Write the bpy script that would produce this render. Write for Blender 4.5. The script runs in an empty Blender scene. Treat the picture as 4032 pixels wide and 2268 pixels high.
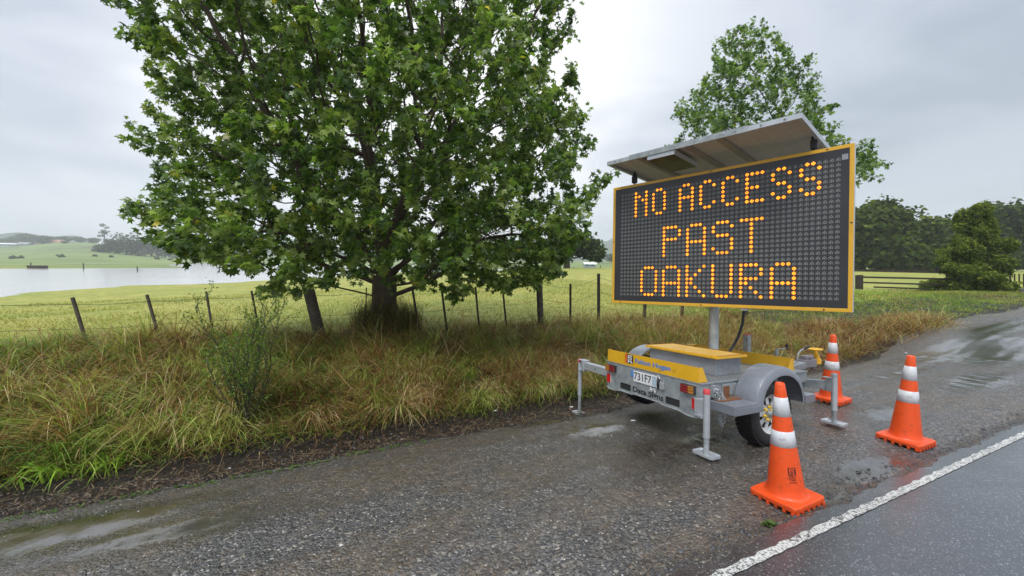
import bpy, math, random
import numpy as np
from mathutils import Vector, Matrix, kdtree
rng = np.random.default_rng(7); random.seed(7)
sc = bpy.context.scene
D = bpy.data

# ------------------------------------------------------------------ camera
F, PITCH, ROLL, CX, CY, EYE = 1530.0, 0.064, 0.0155, 2016.0, 1134.0, 1.75
cam = D.cameras.new("camera"); camo = D.objects.new("camera", cam); sc.collection.objects.link(camo)
cam.sensor_width = 36; cam.lens = 36 * F / 4032; cam.clip_start = .05; cam.clip_end = 6000
sc.camera = camo
_cp, _sp, _cr, _sr = math.cos(PITCH), math.sin(PITCH), math.cos(ROLL), math.sin(ROLL)
RW = (np.array([[_cr, 0, _sr], [0, 1, 0], [-_sr, 0, _cr]]) @ np.array([[1, 0, 0], [0, _cp, -_sp], [0, _sp, _cp]])).T
camo.matrix_world = Matrix.Translation((0, 0, EYE)) @ Matrix([list(RW[0]), list(RW[1]), list(RW[2])]).to_4x4() @ Matrix.Rotation(math.pi/2, 4, 'X')
def ray(px, py): return RW @ np.array([(px-CX)/F, 1, -(py-CY)/F])
def at(px, py, Y):
    d = ray(px, py); return np.array([0, 0, EYE]) + d*Y/d[1]
def atz(px, py, z):
    d = ray(px, py); return np.array([0, 0, EYE]) + d*(z-EYE)/d[2]

# ------------------------------------------------------------------ node helper
def nd(nt, typ, props=None, **ins):
    n = nt.nodes.new(typ)
    for k, v in (props or {}).items(): setattr(n, k, v)
    for k, v in ins.items():
        key = int(k[1:]) if k[0] == 'i' and k[1:].isdigit() else k.replace('_', ' ')
        s = n.inputs[key]
        if isinstance(v, bpy.types.NodeSocket): nt.links.new(v, s)
        elif isinstance(v, bpy.types.Node): nt.links.new(v.outputs[0], s)
        else:
            if isinstance(v, tuple) and len(v) == 3 and s.type == 'RGBA': v = (*v, 1)
            s.default_value = v
    return n
def math_(nt, op, a, b=0.0, c=None, clamp=False):
    n = nd(nt, 'ShaderNodeMath', {'operation': op, 'use_clamp': clamp}, i0=a, i1=b)
    if c is not None:
        if isinstance(c, (int, float)): n.inputs[2].default_value = c
        else: nt.links.new(c if isinstance(c, bpy.types.NodeSocket) else c.outputs[0], n.inputs[2])
    return n.outputs[0]
def mix_(nt, f, a, b, bt='MIX'):
    n = nt.nodes.new('ShaderNodeMix'); n.data_type = 'RGBA'; n.blend_type = bt
    for idx, v in ((0, f), (6, a), (7, b)):
        s = n.inputs[idx]
        if isinstance(v, bpy.types.NodeSocket): nt.links.new(v, s)
        elif isinstance(v, bpy.types.Node): nt.links.new(v.outputs[0], s)
        elif isinstance(v, tuple): s.default_value = (*v, 1) if len(v) == 3 else v
        else: s.default_value = v
    return n.outputs[2]
def ramp(nt, f, stops, interp='LINEAR'):
    n = nt.nodes.new('ShaderNodeValToRGB'); n.color_ramp.interpolation = interp
    nt.links.new(f if isinstance(f, bpy.types.NodeSocket) else f.outputs[0], n.inputs[0])
    cr = n.color_ramp
    while len(cr.elements) < len(stops): cr.elements.new(.5)
    for e, (p, c) in zip(cr.elements, stops):
        e.position = p; e.color = (*c, 1) if isinstance(c, tuple) else (c, c, c, 1)
    return n.outputs[0]
def smooth(nt, v, lo, hi, a=0.0, b=1.0):
    n = nd(nt, 'ShaderNodeMapRange', {'interpolation_type': 'SMOOTHSTEP'}, i0=v, i1=lo, i2=hi, i3=a, i4=b)
    return n.outputs[0]
def noise(nt, vec, scale, detail=4, rough=.55, dist=0.0, lac=2.0):
    return nd(nt, 'ShaderNodeTexNoise', {}, Vector=vec, Scale=scale, Detail=detail, Roughness=rough, Distortion=dist, Lacunarity=lac)
def voro(nt, vec, scale, feat='F1', rnd=1.0):
    return nd(nt, 'ShaderNodeTexVoronoi', {'feature': feat}, Vector=vec, Scale=scale, Randomness=rnd)
def newmat(name):
    m = D.materials.new(name); m.use_nodes = True; nt = m.node_tree
    for n in list(nt.nodes): nt.nodes.remove(n)
    return m, nt
def finish(nt, shader, disp=None):
    o = nt.nodes.new('ShaderNodeOutputMaterial')
    nt.links.new(shader if isinstance(shader, bpy.types.NodeSocket) else shader.outputs[0], o.inputs[0])
def pos(nt): return nd(nt, 'ShaderNodeNewGeometry').outputs['Position']
def obj_co(nt): return nd(nt, 'ShaderNodeTexCoord').outputs['Object']

# ------------------------------------------------------------------ sky and light
w = D.worlds.new("World"); sc.world = w; w.use_nodes = True; nt = w.node_tree
for n in list(nt.nodes): nt.nodes.remove(n)
SUN_EL, SUN_AZ = math.radians(58), math.radians(205)       # compass-like azimuth from +Y clockwise
sky = nd(nt, 'ShaderNodeTexSky', {'sky_type': 'NISHITA', 'sun_disc': False, 'sun_elevation': SUN_EL, 'sun_rotation': SUN_AZ, 'air_density': 1.5, 'dust_density': 3.0})
gen = nd(nt, 'ShaderNodeTexCoord').outputs['Generated']
sep = nd(nt, 'ShaderNodeSeparateXYZ', {}, i0=gen)
elev = math_(nt, 'MAXIMUM', sep.outputs[2], 0.0)
cvec = nd(nt, 'ShaderNodeMapping', {}, i0=gen, i1=(0.4, 2.1, .3), i3=(1.0, 1.0, 2.6))
big = noise(nt, cvec.outputs[0], 1.5, 3, .5, .5)
fine = noise(nt, cvec.outputs[0], 4.5, 6, .55, .4)
cl = math_(nt, 'ADD', math_(nt, 'MULTIPLY', big.outputs[0], .7), math_(nt, 'MULTIPLY', fine.outputs[0], .3))
# thin bright part of the overcast behind the big tree and toward its right
def lobe(v, p):
    d = nd(nt, 'ShaderNodeVectorMath', {'operation': 'DOT_PRODUCT'}, i0=gen, i1=v).outputs['Value']
    return math_(nt, 'POWER', math_(nt, 'MAXIMUM', d, 0.0), p)
L1 = lobe((-.06, .90, .42), 9.0); L2 = lobe((-.50, .80, .30), 16.0); L3 = lobe((.62, .70, .18), 9.0); L4 = lobe((-.80, .50, .24), 14.0)
fac = math_(nt, 'ADD', smooth(nt, cl, .38, .62, -.20, .20), .33)
fac = math_(nt, 'ADD', fac, smooth(nt, elev, .22, .0, 0, .16))
fac = math_(nt, 'ADD', fac, math_(nt, 'MULTIPLY', L1, .62))
fac = math_(nt, 'ADD', fac, math_(nt, 'MULTIPLY', L2, .32))
fac = math_(nt, 'SUBTRACT', fac, math_(nt, 'MULTIPLY', L3, .36))
fac = math_(nt, 'SUBTRACT', fac, math_(nt, 'MULTIPLY', L4, .02))
cloud = ramp(nt, fac, [(0.0, (.36, .405, .485)), (.35, (.48, .525, .61)), (.65, (.67, .705, .77)), (1.0, (.99, .995, 1.0))])
zen = smooth(nt, elev, .52, .92, 9.6, 25.0)
cloud = nd(nt, 'ShaderNodeVectorMath', {'operation': 'SCALE'}, i0=cloud, Scale=zen).outputs[0]
skyc = mix_(nt, .93, sky.outputs[0], cloud)
# below the horizon: dull ground colour so nothing glows from beneath
skyc = mix_(nt, smooth(nt, sep.outputs[2], -.06, -.01), (1.2, 1.3, 1.1), skyc)
bg = nd(nt, 'ShaderNodeBackground', {}, Color=skyc, Strength=.1)
wo = nt.nodes.new('ShaderNodeOutputWorld'); nt.links.new(bg.outputs[0], wo.inputs[0])
sl = D.lights.new("sun", 'SUN'); sl.energy = 1.5; sl.angle = math.radians(18); sl.color = (1, .96, .9)
so = D.objects.new("sun", sl); sc.collection.objects.link(so)
sd = Vector((math.sin(SUN_AZ)*math.cos(SUN_EL), math.cos(SUN_AZ)*math.cos(SUN_EL), math.sin(SUN_EL)))
so.rotation_euler = sd.to_track_quat('Z', 'Y').to_euler(); so.location = (0, 0, 60)
sc.view_settings.view_transform = 'Standard'; sc.view_settings.look = 'None'; sc.view_settings.gamma = 1
sc.view_settings.exposure = 0.42
sc.render.film_transparent = False
try:
    sc.cycles.use_denoising = True; sc.cycles.max_bounces = 7; sc.cycles.transparent_max_bounces = 6; sc.cycles.volume_bounces = 1
    sc.cycles.diffuse_bounces = 3; sc.cycles.glossy_bounces = 3; sc.cycles.transmission_bounces = 3
except Exception: pass

# ------------------------------------------------------------------ object helpers
col = sc.collection
def tag(o, label=None, cat=None, group=None, kind=None):
    for k, v in (('label', label), ('category', cat), ('group', group), ('kind', kind)):
        if v: o[k] = v
    return o
def link(o, parent=None):
    col.objects.link(o)
    if parent: o.parent = parent
    return o
def fast_mesh(name, V, Fc, mat, smooth_=False, colors=None):
    """V (n,3); Fc (m,k) equal-sized faces or list of arrays of different k"""
    me = D.meshes.new(name); V = np.asarray(V, np.float32)
    Fl = Fc if isinstance(Fc, list) else [Fc]
    Fl = [np.asarray(f, np.int32) for f in Fl if len(f)]
    loops = np.concatenate([f.ravel() for f in Fl]); tot = np.concatenate([np.full(len(f), f.shape[1]) for f in Fl])
    st = np.concatenate([[0], np.cumsum(tot)[:-1]])
    me.vertices.add(len(V)); me.vertices.foreach_set('co', V.ravel())
    me.loops.add(len(loops)); me.loops.foreach_set('vertex_index', loops)
    me.polygons.add(len(tot)); me.polygons.foreach_set('loop_start', st.astype(np.int32)); me.polygons.foreach_set('loop_total', tot.astype(np.int32))
    if smooth_: me.polygons.foreach_set('use_smooth', np.ones(len(tot), bool))
    me.update(calc_edges=True)
    if colors is not None:
        a = me.color_attributes.new('tint', 'FLOAT_COLOR', 'POINT')
        c = np.ones((len(V), 4), np.float32); c[:, :3] = colors; a.data.foreach_set('color', c.ravel())
    if mat: me.materials.append(mat)
    return me
def mobj(name, me, parent=None):
    return link(D.objects.new(name, me), parent)
class MB:
    """collects shapes in local coordinates; build() links them as one mesh object"""
    def __init__(s): s.v = []; s.f = []; s.m = []; s.sm = []
    def add(s, V, Fc, mi=0, sm=False):
        o = len(s.v); s.v += [tuple(map(float, p)) for p in V]
        for f in Fc: s.f.append(tuple(int(i)+o for i in f)); s.m.append(mi); s.sm.append(sm)
        return s
    def box(s, x0, x1, y0, y1, z0, z1, mi=0, M=None):
        V = [Vector((x, y, z)) for z in (z0, z1) for y in (y0, y1) for x in (x0, x1)]
        if M: V = [M @ p for p in V]
        return s.add(V, [(0, 2, 3, 1), (4, 5, 7, 6), (0, 1, 5, 4), (2, 6, 7, 3), (0, 4, 6, 2), (1, 3, 7, 5)], mi)
    def beam(s, p, q, wd, ht, up=(0, 0, 1), mi=0):
        p, q, up = Vector(p), Vector(q), Vector(up); d = (q-p).normalized(); x = d.cross(up).normalized(); u = x.cross(d)
        V = [c + x*a*wd/2 + u*b*ht/2 for c in (p, q) for a, b in ((-1, -1), (1, -1), (1, 1), (-1, 1))]
        return s.add(V, [(0, 1, 2, 3), (7, 6, 5, 4), (0, 4, 5, 1), (1, 5, 6, 2), (2, 6, 7, 3), (3, 7, 4, 0)], mi)
    def tube(s, pts, r, n=10, mi=0, cap=True, sm=True):
        pts = [Vector(p) for p in pts]; rr = r if isinstance(r, (list, tuple)) else [r]*len(pts)
        V = []; u = None
        for i, p in enumerate(pts):
            d = (pts[min(i+1, len(pts)-1)] - pts[max(i-1, 0)]).normalized()
            if u is None: u = d.orthogonal().normalized()
            u = (u - d*u.dot(d)).normalized(); v = d.cross(u)
            V += [p + (u*math.cos(a)+v*math.sin(a))*rr[i] for a in [2*math.pi*k/n for k in range(n)]]
        Fc = [(i*n+k, i*n+(k+1) % n, (i+1)*n+(k+1) % n, (i+1)*n+k) for i in range(len(pts)-1) for k in range(n)]
        s.add(V, Fc, mi, sm)
        if cap:
            s.add(V[:n], [tuple(range(n))[::-1]], mi); s.add(V[-n:], [tuple(range(n))], mi)
        return s
    def lathe(s, prof, n=32, axis='z', c=(0, 0, 0), mi=0, sm=True):
        V = []
        for r, h in prof:
            for k in range(n):
                a = 2*math.pi*k/n; x, y = r*math.cos(a), r*math.sin(a)
                V.append({'z': (c[0]+x, c[1]+y, c[2]+h), 'x': (c[0]+h, c[1]+x, c[2]+y), 'y': (c[0]+y, c[1]+h, c[2]+x)}[axis])
        Fc = [(i*n+k, i*n+(k+1) % n, (i+1)*n+(k+1) % n, (i+1)*n+k) for i in range(len(prof)-1) for k in range(n)]
        return s.add(V, Fc, mi, sm)
    def prism(s, poly, a0, a1, plane='yz', mi=0):
        """poly 2-D outline extruded along the remaining axis from a0 to a1"""
        def P(u, v, a): return {'yz': (a, u, v), 'xz': (u, a, v), 'xy': (u, v, a)}[plane]
        n = len(poly); V = [P(u, v, a0) for u, v in poly] + [P(u, v, a1) for u, v in poly]
        return s.add(V, [tuple(range(n))[::-1], tuple(range(n, 2*n))] + [(k, (k+1) % n, n+(k+1) % n, n+k) for k in range(n)], mi)
    def build(s, name, mats, parent=None, bevel=0, mat_local=None):
        me = D.meshes.new(name); me.from_pydata(s.v, [], s.f)
        for m in (mats if isinstance(mats, (list, tuple)) else [mats]): me.materials.append(m)
        me.polygons.foreach_set('material_index', s.m); me.polygons.foreach_set('use_smooth', s.sm); me.update()
        o = mobj(name, me, parent)
        if mat_local is not None: o.matrix_local = mat_local
        if bevel:
            b = o.modifiers.new('bevel', 'BEVEL'); b.width = bevel; b.segments = 2; b.limit_method = 'ANGLE'
        return o
def empty(name, M):
    o = D.objects.new(name, None); o.empty_display_size = .2; col.objects.link(o); o.matrix_world = M; return o
def text_mesh(txt, size, ext=.0006, offset=0.0, shear=0.0, spacing=1.0):
    cu = D.curves.new('lettering', 'FONT'); cu.body = txt; cu.size = size; cu.extrude = ext; cu.offset = offset; cu.shear = shear
    cu.align_x = 'CENTER'; cu.align_y = 'CENTER'; cu.space_character = spacing; cu.resolution_u = 3
    o = D.objects.new('lettering', cu); col.objects.link(o); bpy.context.view_layer.update()
    me = D.meshes.new_from_object(o); D.objects.remove(o); D.curves.remove(cu); me.name = 'lettering'
    return me

# ------------------------------------------------------------------ materials
def simple(name, color, rough=.5, metal=0.0, var=.12, scale=6.0, bump=0.0, coat=0.0, dirt=None, spec=.5):
    m, nt = newmat(name); co = obj_co(nt)
    n1 = noise(nt, co, scale, 5, .6); n2 = noise(nt, co, scale*7, 3, .6)
    f = math_(nt, 'ADD', math_(nt, 'MULTIPLY', n1.outputs[0], .7), math_(nt, 'MULTIPLY', n2.outputs[0], .3))
    dk = tuple(c*(1-var) for c in color); lt = tuple(min(1, c*(1+var)) for c in color)
    c = ramp(nt, f, [(.3, dk), (.7, lt)])
    if dirt:
        g = noise(nt, co, scale*1.7, 8, .7); c = mix_(nt, smooth(nt, g.outputs[0], .55, .72, 0, dirt[1]), c, dirt[0])
    r = smooth(nt, f, .3, .7, max(.02, rough-.08), min(1, rough+.1))
    b = nd(nt, 'ShaderNodeBsdfPrincipled', {}, Base_Color=c, Roughness=r, Metallic=metal)
    b.inputs['Specular IOR Level'].default_value = spec
    if coat: b.inputs['Coat Weight'].default_value = coat; b.inputs['Coat Roughness'].default_value = .08
    if bump:
        bp = nd(nt, 'ShaderNodeBump', {}, Strength=bump, Distance=.01, Height=n2.outputs[0]); nt.links.new(bp.outputs[0], b.inputs['Normal'])
    finish(nt, b); return m
def foliage_mat(name, trans=.35, rough=.45, under=1.0, spec=.5, sat=None):
    """leaf or blade: its own tint per leaf, paler underside, light passing through"""
    m, nt = newmat(name)
    a = nd(nt, 'ShaderNodeAttribute', {'attribute_name': 'tint'}).outputs['Color']
    if under != 1.0:
        bf = nd(nt, 'ShaderNodeNewGeometry').outputs['Backfacing']
        a = mix_(nt, bf, a, nd(nt, 'ShaderNodeVectorMath', {'operation': 'MULTIPLY_ADD'}, i0=a, i1=(under, under, under), i2=(.012, .014, .012)).outputs[0])
    b = nd(nt, 'ShaderNodeBsdfPrincipled', {}, Base_Color=a, Roughness=rough); b.inputs['Specular IOR Level'].default_value = spec
    t = nd(nt, 'ShaderNodeBsdfTranslucent', {}, Color=nd(nt, 'ShaderNodeVectorMath', {'operation': 'MULTIPLY'}, i0=a, i1=(1.25, 1.35, .7)).outputs[0])
    s = nd(nt, 'ShaderNodeMixShader', {}, i0=trans, i1=b, i2=t)
    finish(nt, s); return m
M_leaf = foliage_mat('leaf', .36, .34, 1.55, .55)
M_leaf_far = foliage_mat('leaf_far', .3, .7, 1.0, .12)
M_blade = foliage_mat('grass_blade', .35, .5, 1.0, .3)
M_bark = simple('bark', (.085, .06, .045), .85, var=.45, scale=9, bump=.9)
M_yellow = simple('yellow_paint', (.80, .44, .018), .38, var=.08, scale=5, coat=.3, dirt=((.38, .22, .03), .7))
M_yellow2 = simple('yellow_frame_paint', (.74, .40, .018), .35, var=.08, scale=5, coat=.3)
M_galv = simple('galvanised_steel', (.33, .36, .37), .45, .25, var=.35, scale=9, dirt=((.17, .17, .15), .8))
M_grey = simple('grey_paint', (.27, .29, .32), .4, 0, var=.18, scale=5, coat=.2, dirt=((.15, .14, .12), .7))
M_fender = simple('fender_plastic', (.20, .22, .25), .36, 0, var=.15, scale=5, coat=.35, dirt=((.13, .12, .10), .75))
M_alu = simple('aluminium', (.50, .53, .56), .38, .4, var=.1, scale=10)
M_dark = simple('dark_steel', (.03, .03, .032), .5, 0, var=.2, scale=20)
M_black = simple('black_rubber', (.018, .018, .019), .55, 0, var=.3, scale=20, bump=.2)
M_white = simple('white_plate', (.78, .79, .80), .4, 0, var=.05, scale=10)
M_red = simple('red_reflector', (.65, .015, .02), .25, 0, var=.15, scale=60, coat=.5)
M_dred = simple('red_lens', (.22, .008, .01), .15, 0, var=.4, scale=90, coat=.8)
M_amber = simple('amber_lens', (.42, .16, .012), .15, 0, var=.5, scale=90, coat=.8)
M_pink = simple('red_cap', (.60, .06, .07), .45, 0, var=.15, scale=30)
M_rust = simple('rust', (.20, .085, .035), .8, 0, var=.4, scale=40)
M_ink = simple('black_ink', (.012, .012, .012), .5, 0, var=.1)
M_blue = simple('blue_lettering', (.07, .24, .60), .4, 0, var=.1)
M_orangeflat = simple('orange_emblem', (.70, .16, .02), .5, 0, var=.1)
M_tape = simple('silver_tape', (.55, .57, .58), .25, .5, var=.25, scale=30, bump=.5)
M_rim = simple('rim_paint', (.62, .63, .64), .3, .3, var=.1, scale=20, dirt=((.3, .3, .3), .4))
M_pv = simple('panel_backsheet', (.50, .47, .42), .45, 0, var=.12, scale=2.5)
M_pvdark = simple('controller_box', (.035, .03, .027), .4, 0, var=.2, scale=5)

def cone_mat():
    m, nt = newmat('cone_orange'); co = obj_co(nt)
    n1 = noise(nt, co, 9, 6, .65); n2 = noise(nt, co, 60, 3, .6)
    c = ramp(nt, n1, [(.3, (.78, .075, .006)), (.7, (.92, .10, .010))])
    c = mix_(nt, smooth(nt, n1.outputs[0], .55, .72, 0, .7), c, (.42, .05, .012))
    c = mix_(nt, smooth(nt, noise(nt, co, 22, 9, .78, 1.0).outputs[0], .56, .66, 0, .6), c, (.20, .06, .03))
    sz = nd(nt, 'ShaderNodeSeparateXYZ', {}, i0=co).outputs[2]
    dirt = math_(nt, 'MULTIPLY', smooth(nt, sz, .10, .0), smooth(nt, noise(nt, co, 25, 5, .7).outputs[0], .5, .66))
    c = mix_(nt, math_(nt, 'MULTIPLY', dirt, .7), c, (.05, .035, .02))
    b = nd(nt, 'ShaderNodeBsdfPrincipled', {}, Base_Color=c, Roughness=smooth(nt, n2.outputs[0], .3, .7, .35, .55))
    b.inputs['Coat Weight'].default_value = .15
    bp = nd(nt, 'ShaderNodeBump', {}, Strength=.15, Distance=.003, Height=n2.outputs[0]); nt.links.new(bp.outputs[0], b.inputs['Normal'])
    finish(nt, b); return m
M_cone = cone_mat()
M_band = simple('reflective_band', (.66, .67, .69), .35, 0, var=.12, scale=14, dirt=((.26, .26, .27), .9))
def tread_mat():
    m, nt = newmat('tread_plate'); co = obj_co(nt)
    mp = nd(nt, 'ShaderNodeMapping', {}, i0=co, i2=(0, 0, .785), i3=(22, 22, 22)).outputs[0]
    sx = nd(nt, 'ShaderNodeSeparateXYZ', {}, i0=mp)
    fx = math_(nt, 'PINGPONG', sx.outputs[0], .5); fy = math_(nt, 'PINGPONG', sx.outputs[1], .5)
    ch = math_(nt, 'MODULO', math_(nt, 'ADD', math_(nt, 'FLOOR', sx.outputs[0]), math_(nt, 'ADD', math_(nt, 'FLOOR', sx.outputs[1]), 400)), 2)
    e1 = math_(nt, 'ADD', math_(nt, 'POWER', math_(nt, 'MULTIPLY', math_(nt, 'SUBTRACT', fx, .5), 2.3), 2), math_(nt, 'POWER', math_(nt, 'MULTIPLY', math_(nt, 'SUBTRACT', fy, .5), 8), 2))
    e2 = math_(nt, 'ADD', math_(nt, 'POWER', math_(nt, 'MULTIPLY', math_(nt, 'SUBTRACT', fx, .5), 8), 2), math_(nt, 'POWER', math_(nt, 'MULTIPLY', math_(nt, 'SUBTRACT', fy, .5), 2.3), 2))
    e = mix_(nt, ch, e1, e2); h = smooth(nt, e, 1.0, .5)
    c = mix_(nt, h, (.24, .25, .25), (.50, .51, .50))
    b = nd(nt, 'ShaderNodeBsdfPrincipled', {}, Base_Color=c, Roughness=.35, Metallic=.4)
    bp = nd(nt, 'ShaderNodeBump', {}, Strength=.8, Distance=.004, Height=h); nt.links.new(bp.outputs[0], b.inputs['Normal'])
    finish(nt, b); return m
M_tread = tread_mat()
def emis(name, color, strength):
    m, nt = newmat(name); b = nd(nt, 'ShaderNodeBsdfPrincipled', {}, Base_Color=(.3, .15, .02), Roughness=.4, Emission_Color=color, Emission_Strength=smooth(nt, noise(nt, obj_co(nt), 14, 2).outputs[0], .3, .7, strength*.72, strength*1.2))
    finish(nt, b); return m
M_led = emis('lit_led', (1.0, .46, .018), 1.9)
M_ledglow = emis('led_bloom_halo', (1.0, .10, .001), .75)  # orange bloom around the lit dots, put in as emissive colour
M_ledoff = simple('unlit_led', (.25, .255, .235), .5, 0, var=.15, scale=60)
def face_mat():
    m, nt = newmat('sign_face'); co = obj_co(nt)
    n = noise(nt, co, 1.6, 4, .5); c = ramp(nt, n, [(.3, (.010, .010, .012)), (.75, (.026, .027, .033))])
    b = nd(nt, 'ShaderNodeBsdfPrincipled', {}, Base_Color=c, Roughness=.32)
    b.inputs['Coat Weight'].default_value = .35; b.inputs['Coat Roughness'].default_value = .18
    finish(nt, b); return m
M_face = face_mat()

# ------------------------------------------------------------------ terrain
US, UN = (.909, .416), (-.416, .909)
def sst(X, Y): return -.416*X+.909*Y, .909*X+.416*Y
def xy(s, t): return .909*t-.416*s, .416*t+.909*s
_ps = np.array([-60, -12, -4, 1.25, 1.5, 1.62, 2.4, 3.0, 3.8, 4.6, 5.0, 5.4, 6.2, 7.2, 8.0, 9.5])
_pz = np.array([-.6, -.10, .05, .03, .02, -.03, -.02, -.08, -.2, -.42, -.50, -.46, -.20, .08, .17, .12])
_pq = np.array([-.6, -.10, .05, .03, .02, -.03, -.02, -.02, -.03, -.05, -.05, -.04, .0, .05, .08, .08])
_grid = np.linspace(-60, 9.5, 2781)
def _sm(z):
    v = np.interp(_grid, _ps, z); k = np.hanning(17); k /= k.sum(); v2 = np.convolve(np.pad(v, 8, 'edge'), k, 'valid')
    e = np.clip((_grid-1.9)/.3, 0, 1); return v*(1-e)+v2*e
_va, _vb = _sm(_pz), _sm(_pq)
def sstep(x, a, b): x = np.clip((x-a)/(b-a), 0, 1); return x*x*(3-2*x)
def rise(t): return .5*sstep(t, 8, 34)*1.0 + .012*np.maximum(0, t-34)*(t < 80) + .55*(t >= 80)
def prof(s, t):
    mound = .16*np.exp(-((s-6.4)/.6)**2)*sstep(-t, .6, 2.2)+.16*np.exp(-((s-7.6)/.55)**2)*sstep(-t, -1, 2)+.07*np.exp(-((s-6.6)/.5)**2)*np.sin(t*1.9)**2
    wb = sstep(t, 11, 16); sc_ = np.clip(s, -60, 9.5)
    return np.interp(sc_, _grid, _va)*(1-wb) + np.interp(sc_, _grid, _vb)*wb + rise(t) + mound*(1-wb)
WATER = -1.0
def hor(px): return CY - F*math.tan(PITCH) + (px-CX)*ROLL
_cps = []
def cz(px, py, z): p = atz(px, py, z); _cps.append((p[0], p[1], z))
def cY(px, Y, z): _cps.append(((px-CX)/F*Y, Y, z))
for px, py in ((-900, 1215), (-300, 1180), (0, 1165), (240, 1146), (483, 1128), (725, 1120), (966, 1109), (1159, 1098), (1607, 1071), (1956, 1060)): cz(px, py, WATER)
for px, py in ((-900, 1160), (-300, 1130), (0, 1118), (400, 1100), (800, 1085), (1200, 1073), (1607, 1059)): cz(px, py, WATER-.35)
for px, py in ((-900, 1050), (-300, 1056), (0, 1059), (400, 1057), (760, 1055), (1200, 1050), (1607, 1046)): cz(px, py, WATER)
for px, Y, z in ((-900, 130, -.9), (0, 110, -.85), (0, 180, -.6), (600, 170, -.8), (1200, 260, -.7), (1700, 330, -.6), (0, 300, 1.0), (-900, 300, 2), (600, 320, 2.6), (1200, 350, 1.5), (1800, 380, 1.2),
                 (260, 450, 18), (60, 450, 12.5), (420, 450, 16), (-600, 500, 18), (620, 420, 6), (1200, 450, 5), (1800, 500, 5), (2300, 500, 6), (3200, 500, 9), (5000, 500, 9),
                 (200, 700, 16), (1200, 800, 8), (2200, 800, 8), (4000, 800, 12), (-3000, 800, 12),
                 (2270, 56, 1.2), (2100, 56, .75), (1950, 60, .2), (2400, 50, 1.1), (2300, 30, .65), (2000, 25, .25), (2300, 90, .75), (2350, 160, .5), (2100, 160, -.9), (2900, 60, 1.3), (2900, 28, .55), (3600, 60, 1.35), (4200, 60, 1.5), (4200, 100, 2.0), (3500, 110, 2.2), (5500, 90, 1.5),
                 (3400, 24, .42), (3580, 24, .42), (3800, 22.5, .38), (3200, 40, .9), (1600, 18, .02), (1200, 16, -.05), (700, 13, -.12), (100, 10, -.10), (-900, 8, -.1), (1400, 35, -.35), (900, 24, -.45), (300, 17, -.5)): cY(px, Y, z)
for t in (-200, -60, -25, -12, -6, -2, 2, 6, 10, 16, 24, 34, 50, 80, 200):
    x, y = xy(9.5, t); _cps.append((x, y, float(prof(np.array(9.5), np.array(float(t))))))
_cps = np.array(_cps)
def _q(X, Y):
    R = np.hypot(X, Y)+1e-6; k = np.log1p(R/4)/R; return np.stack([X*k, Y*k], -1)
_Q = _q(_cps[:, 0], _cps[:, 1])
def _ker(d2): return .5*d2*np.log(d2+1e-12)
def _tps():
    n = len(_Q); d2 = ((_Q[:, None]-_Q[None])**2).sum(-1); K = _ker(d2)+np.eye(n)*.002
    P = np.c_[np.ones(n), _Q]; A = np.zeros((n+3, n+3)); A[:n, :n] = K; A[:n, n:] = P; A[n:, :n] = P.T
    return np.linalg.solve(A, np.r_[_cps[:, 2], 0, 0, 0])
_W = _tps()
def _rbf(X, Y):
    q = _q(X, Y).reshape(-1, 2); out = np.empty(len(q))
    for i in range(0, len(q), 20000):
        c = q[i:i+20000]; d2 = ((c[:, None]-_Q[None])**2).sum(-1); out[i:i+20000] = _ker(d2)@_W[:-3] + _W[-3] + c@_W[-2:]
    return out.reshape(np.shape(X))
def H(X, Y):
    X = np.asarray(X, float); Y = np.asarray(Y, float); s, t = sst(X, Y)
    z = prof(s, t); wgt = sstep(s, 8.6, 11.5); m = wgt > 0
    if np.any(m):
        z = np.array(z, copy=True)
        if z.ndim == 0: return float(z*(1-wgt) + _rbf(X[None], Y[None])[0]*wgt)
        z[m] = z[m]*(1-wgt[m]) + _rbf(X[m], Y[m])*wgt[m]
    return z if z.ndim else float(z)
def wob(t, a=1.0): return a*(.10*np.sin(t*1.3+.5)+.06*np.sin(t*3.1)+.03*np.sin(t*7.7+1)+.015*np.sin(t*17))
def s_gravel(t): return 4.55 + wob(t, .8) + .9*sstep(t, 10, 16)     # where the gravel meets soil
def s_road(t): return 1.49 + .018*np.sin(t*5.1)+.012*np.sin(t*13.7+2)+.010*np.sin(t*29)
def vnoise(X, Y, f, seed=0):
    r = np.random.default_rng(seed); out = 0
    for k in range(5):
        a = r.uniform(0, 6.28); p = r.uniform(0, 6.28); ff = f*(1+.8*k*r.uniform(.6, 1.2)); out = out+np.sin((X*math.cos(a)+Y*math.sin(a))*ff+p)
    return out/5
def sheet(name, mat, srow, ts, zoff=0.0, rough_amp=None):
    """srow(ts)-> (ns, nt) array of s values, one row per strip line"""
    S = srow(ts); T_ = np.broadcast_to(ts, S.shape); X, Y = xy(S, T_); Z = H(X, Y)+zoff
    if rough_amp: Z = Z + rough_amp(X, Y, S, T_)
    V = np.stack([X, Y, Z], -1).reshape(-1, 3); ns, n = S.shape
    i = np.arange(ns-1)[:, None]*n + np.arange(n-1)[None]; i = i.ravel()
    Fc = np.stack([i, i+1, i+n+1, i+n], -1)
    me = fast_mesh(name, V, Fc, mat, True); o = mobj(name, me); return tag(o, kind='structure')
TS = np.concatenate([-np.geomspace(80, 8, 40), np.arange(-7.9, 12, .05), np.geomspace(12, 420, 160)])
def rows(lo, hi, n, power=1.0):
    u = np.linspace(0, 1, n)**power
    return lambda ts: (lo(ts) if callable(lo) else np.full_like(ts, lo))[None]*(1-u[:, None]) + (hi(ts) if callable(hi) else np.full_like(ts, hi))[None]*u[:, None]

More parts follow.
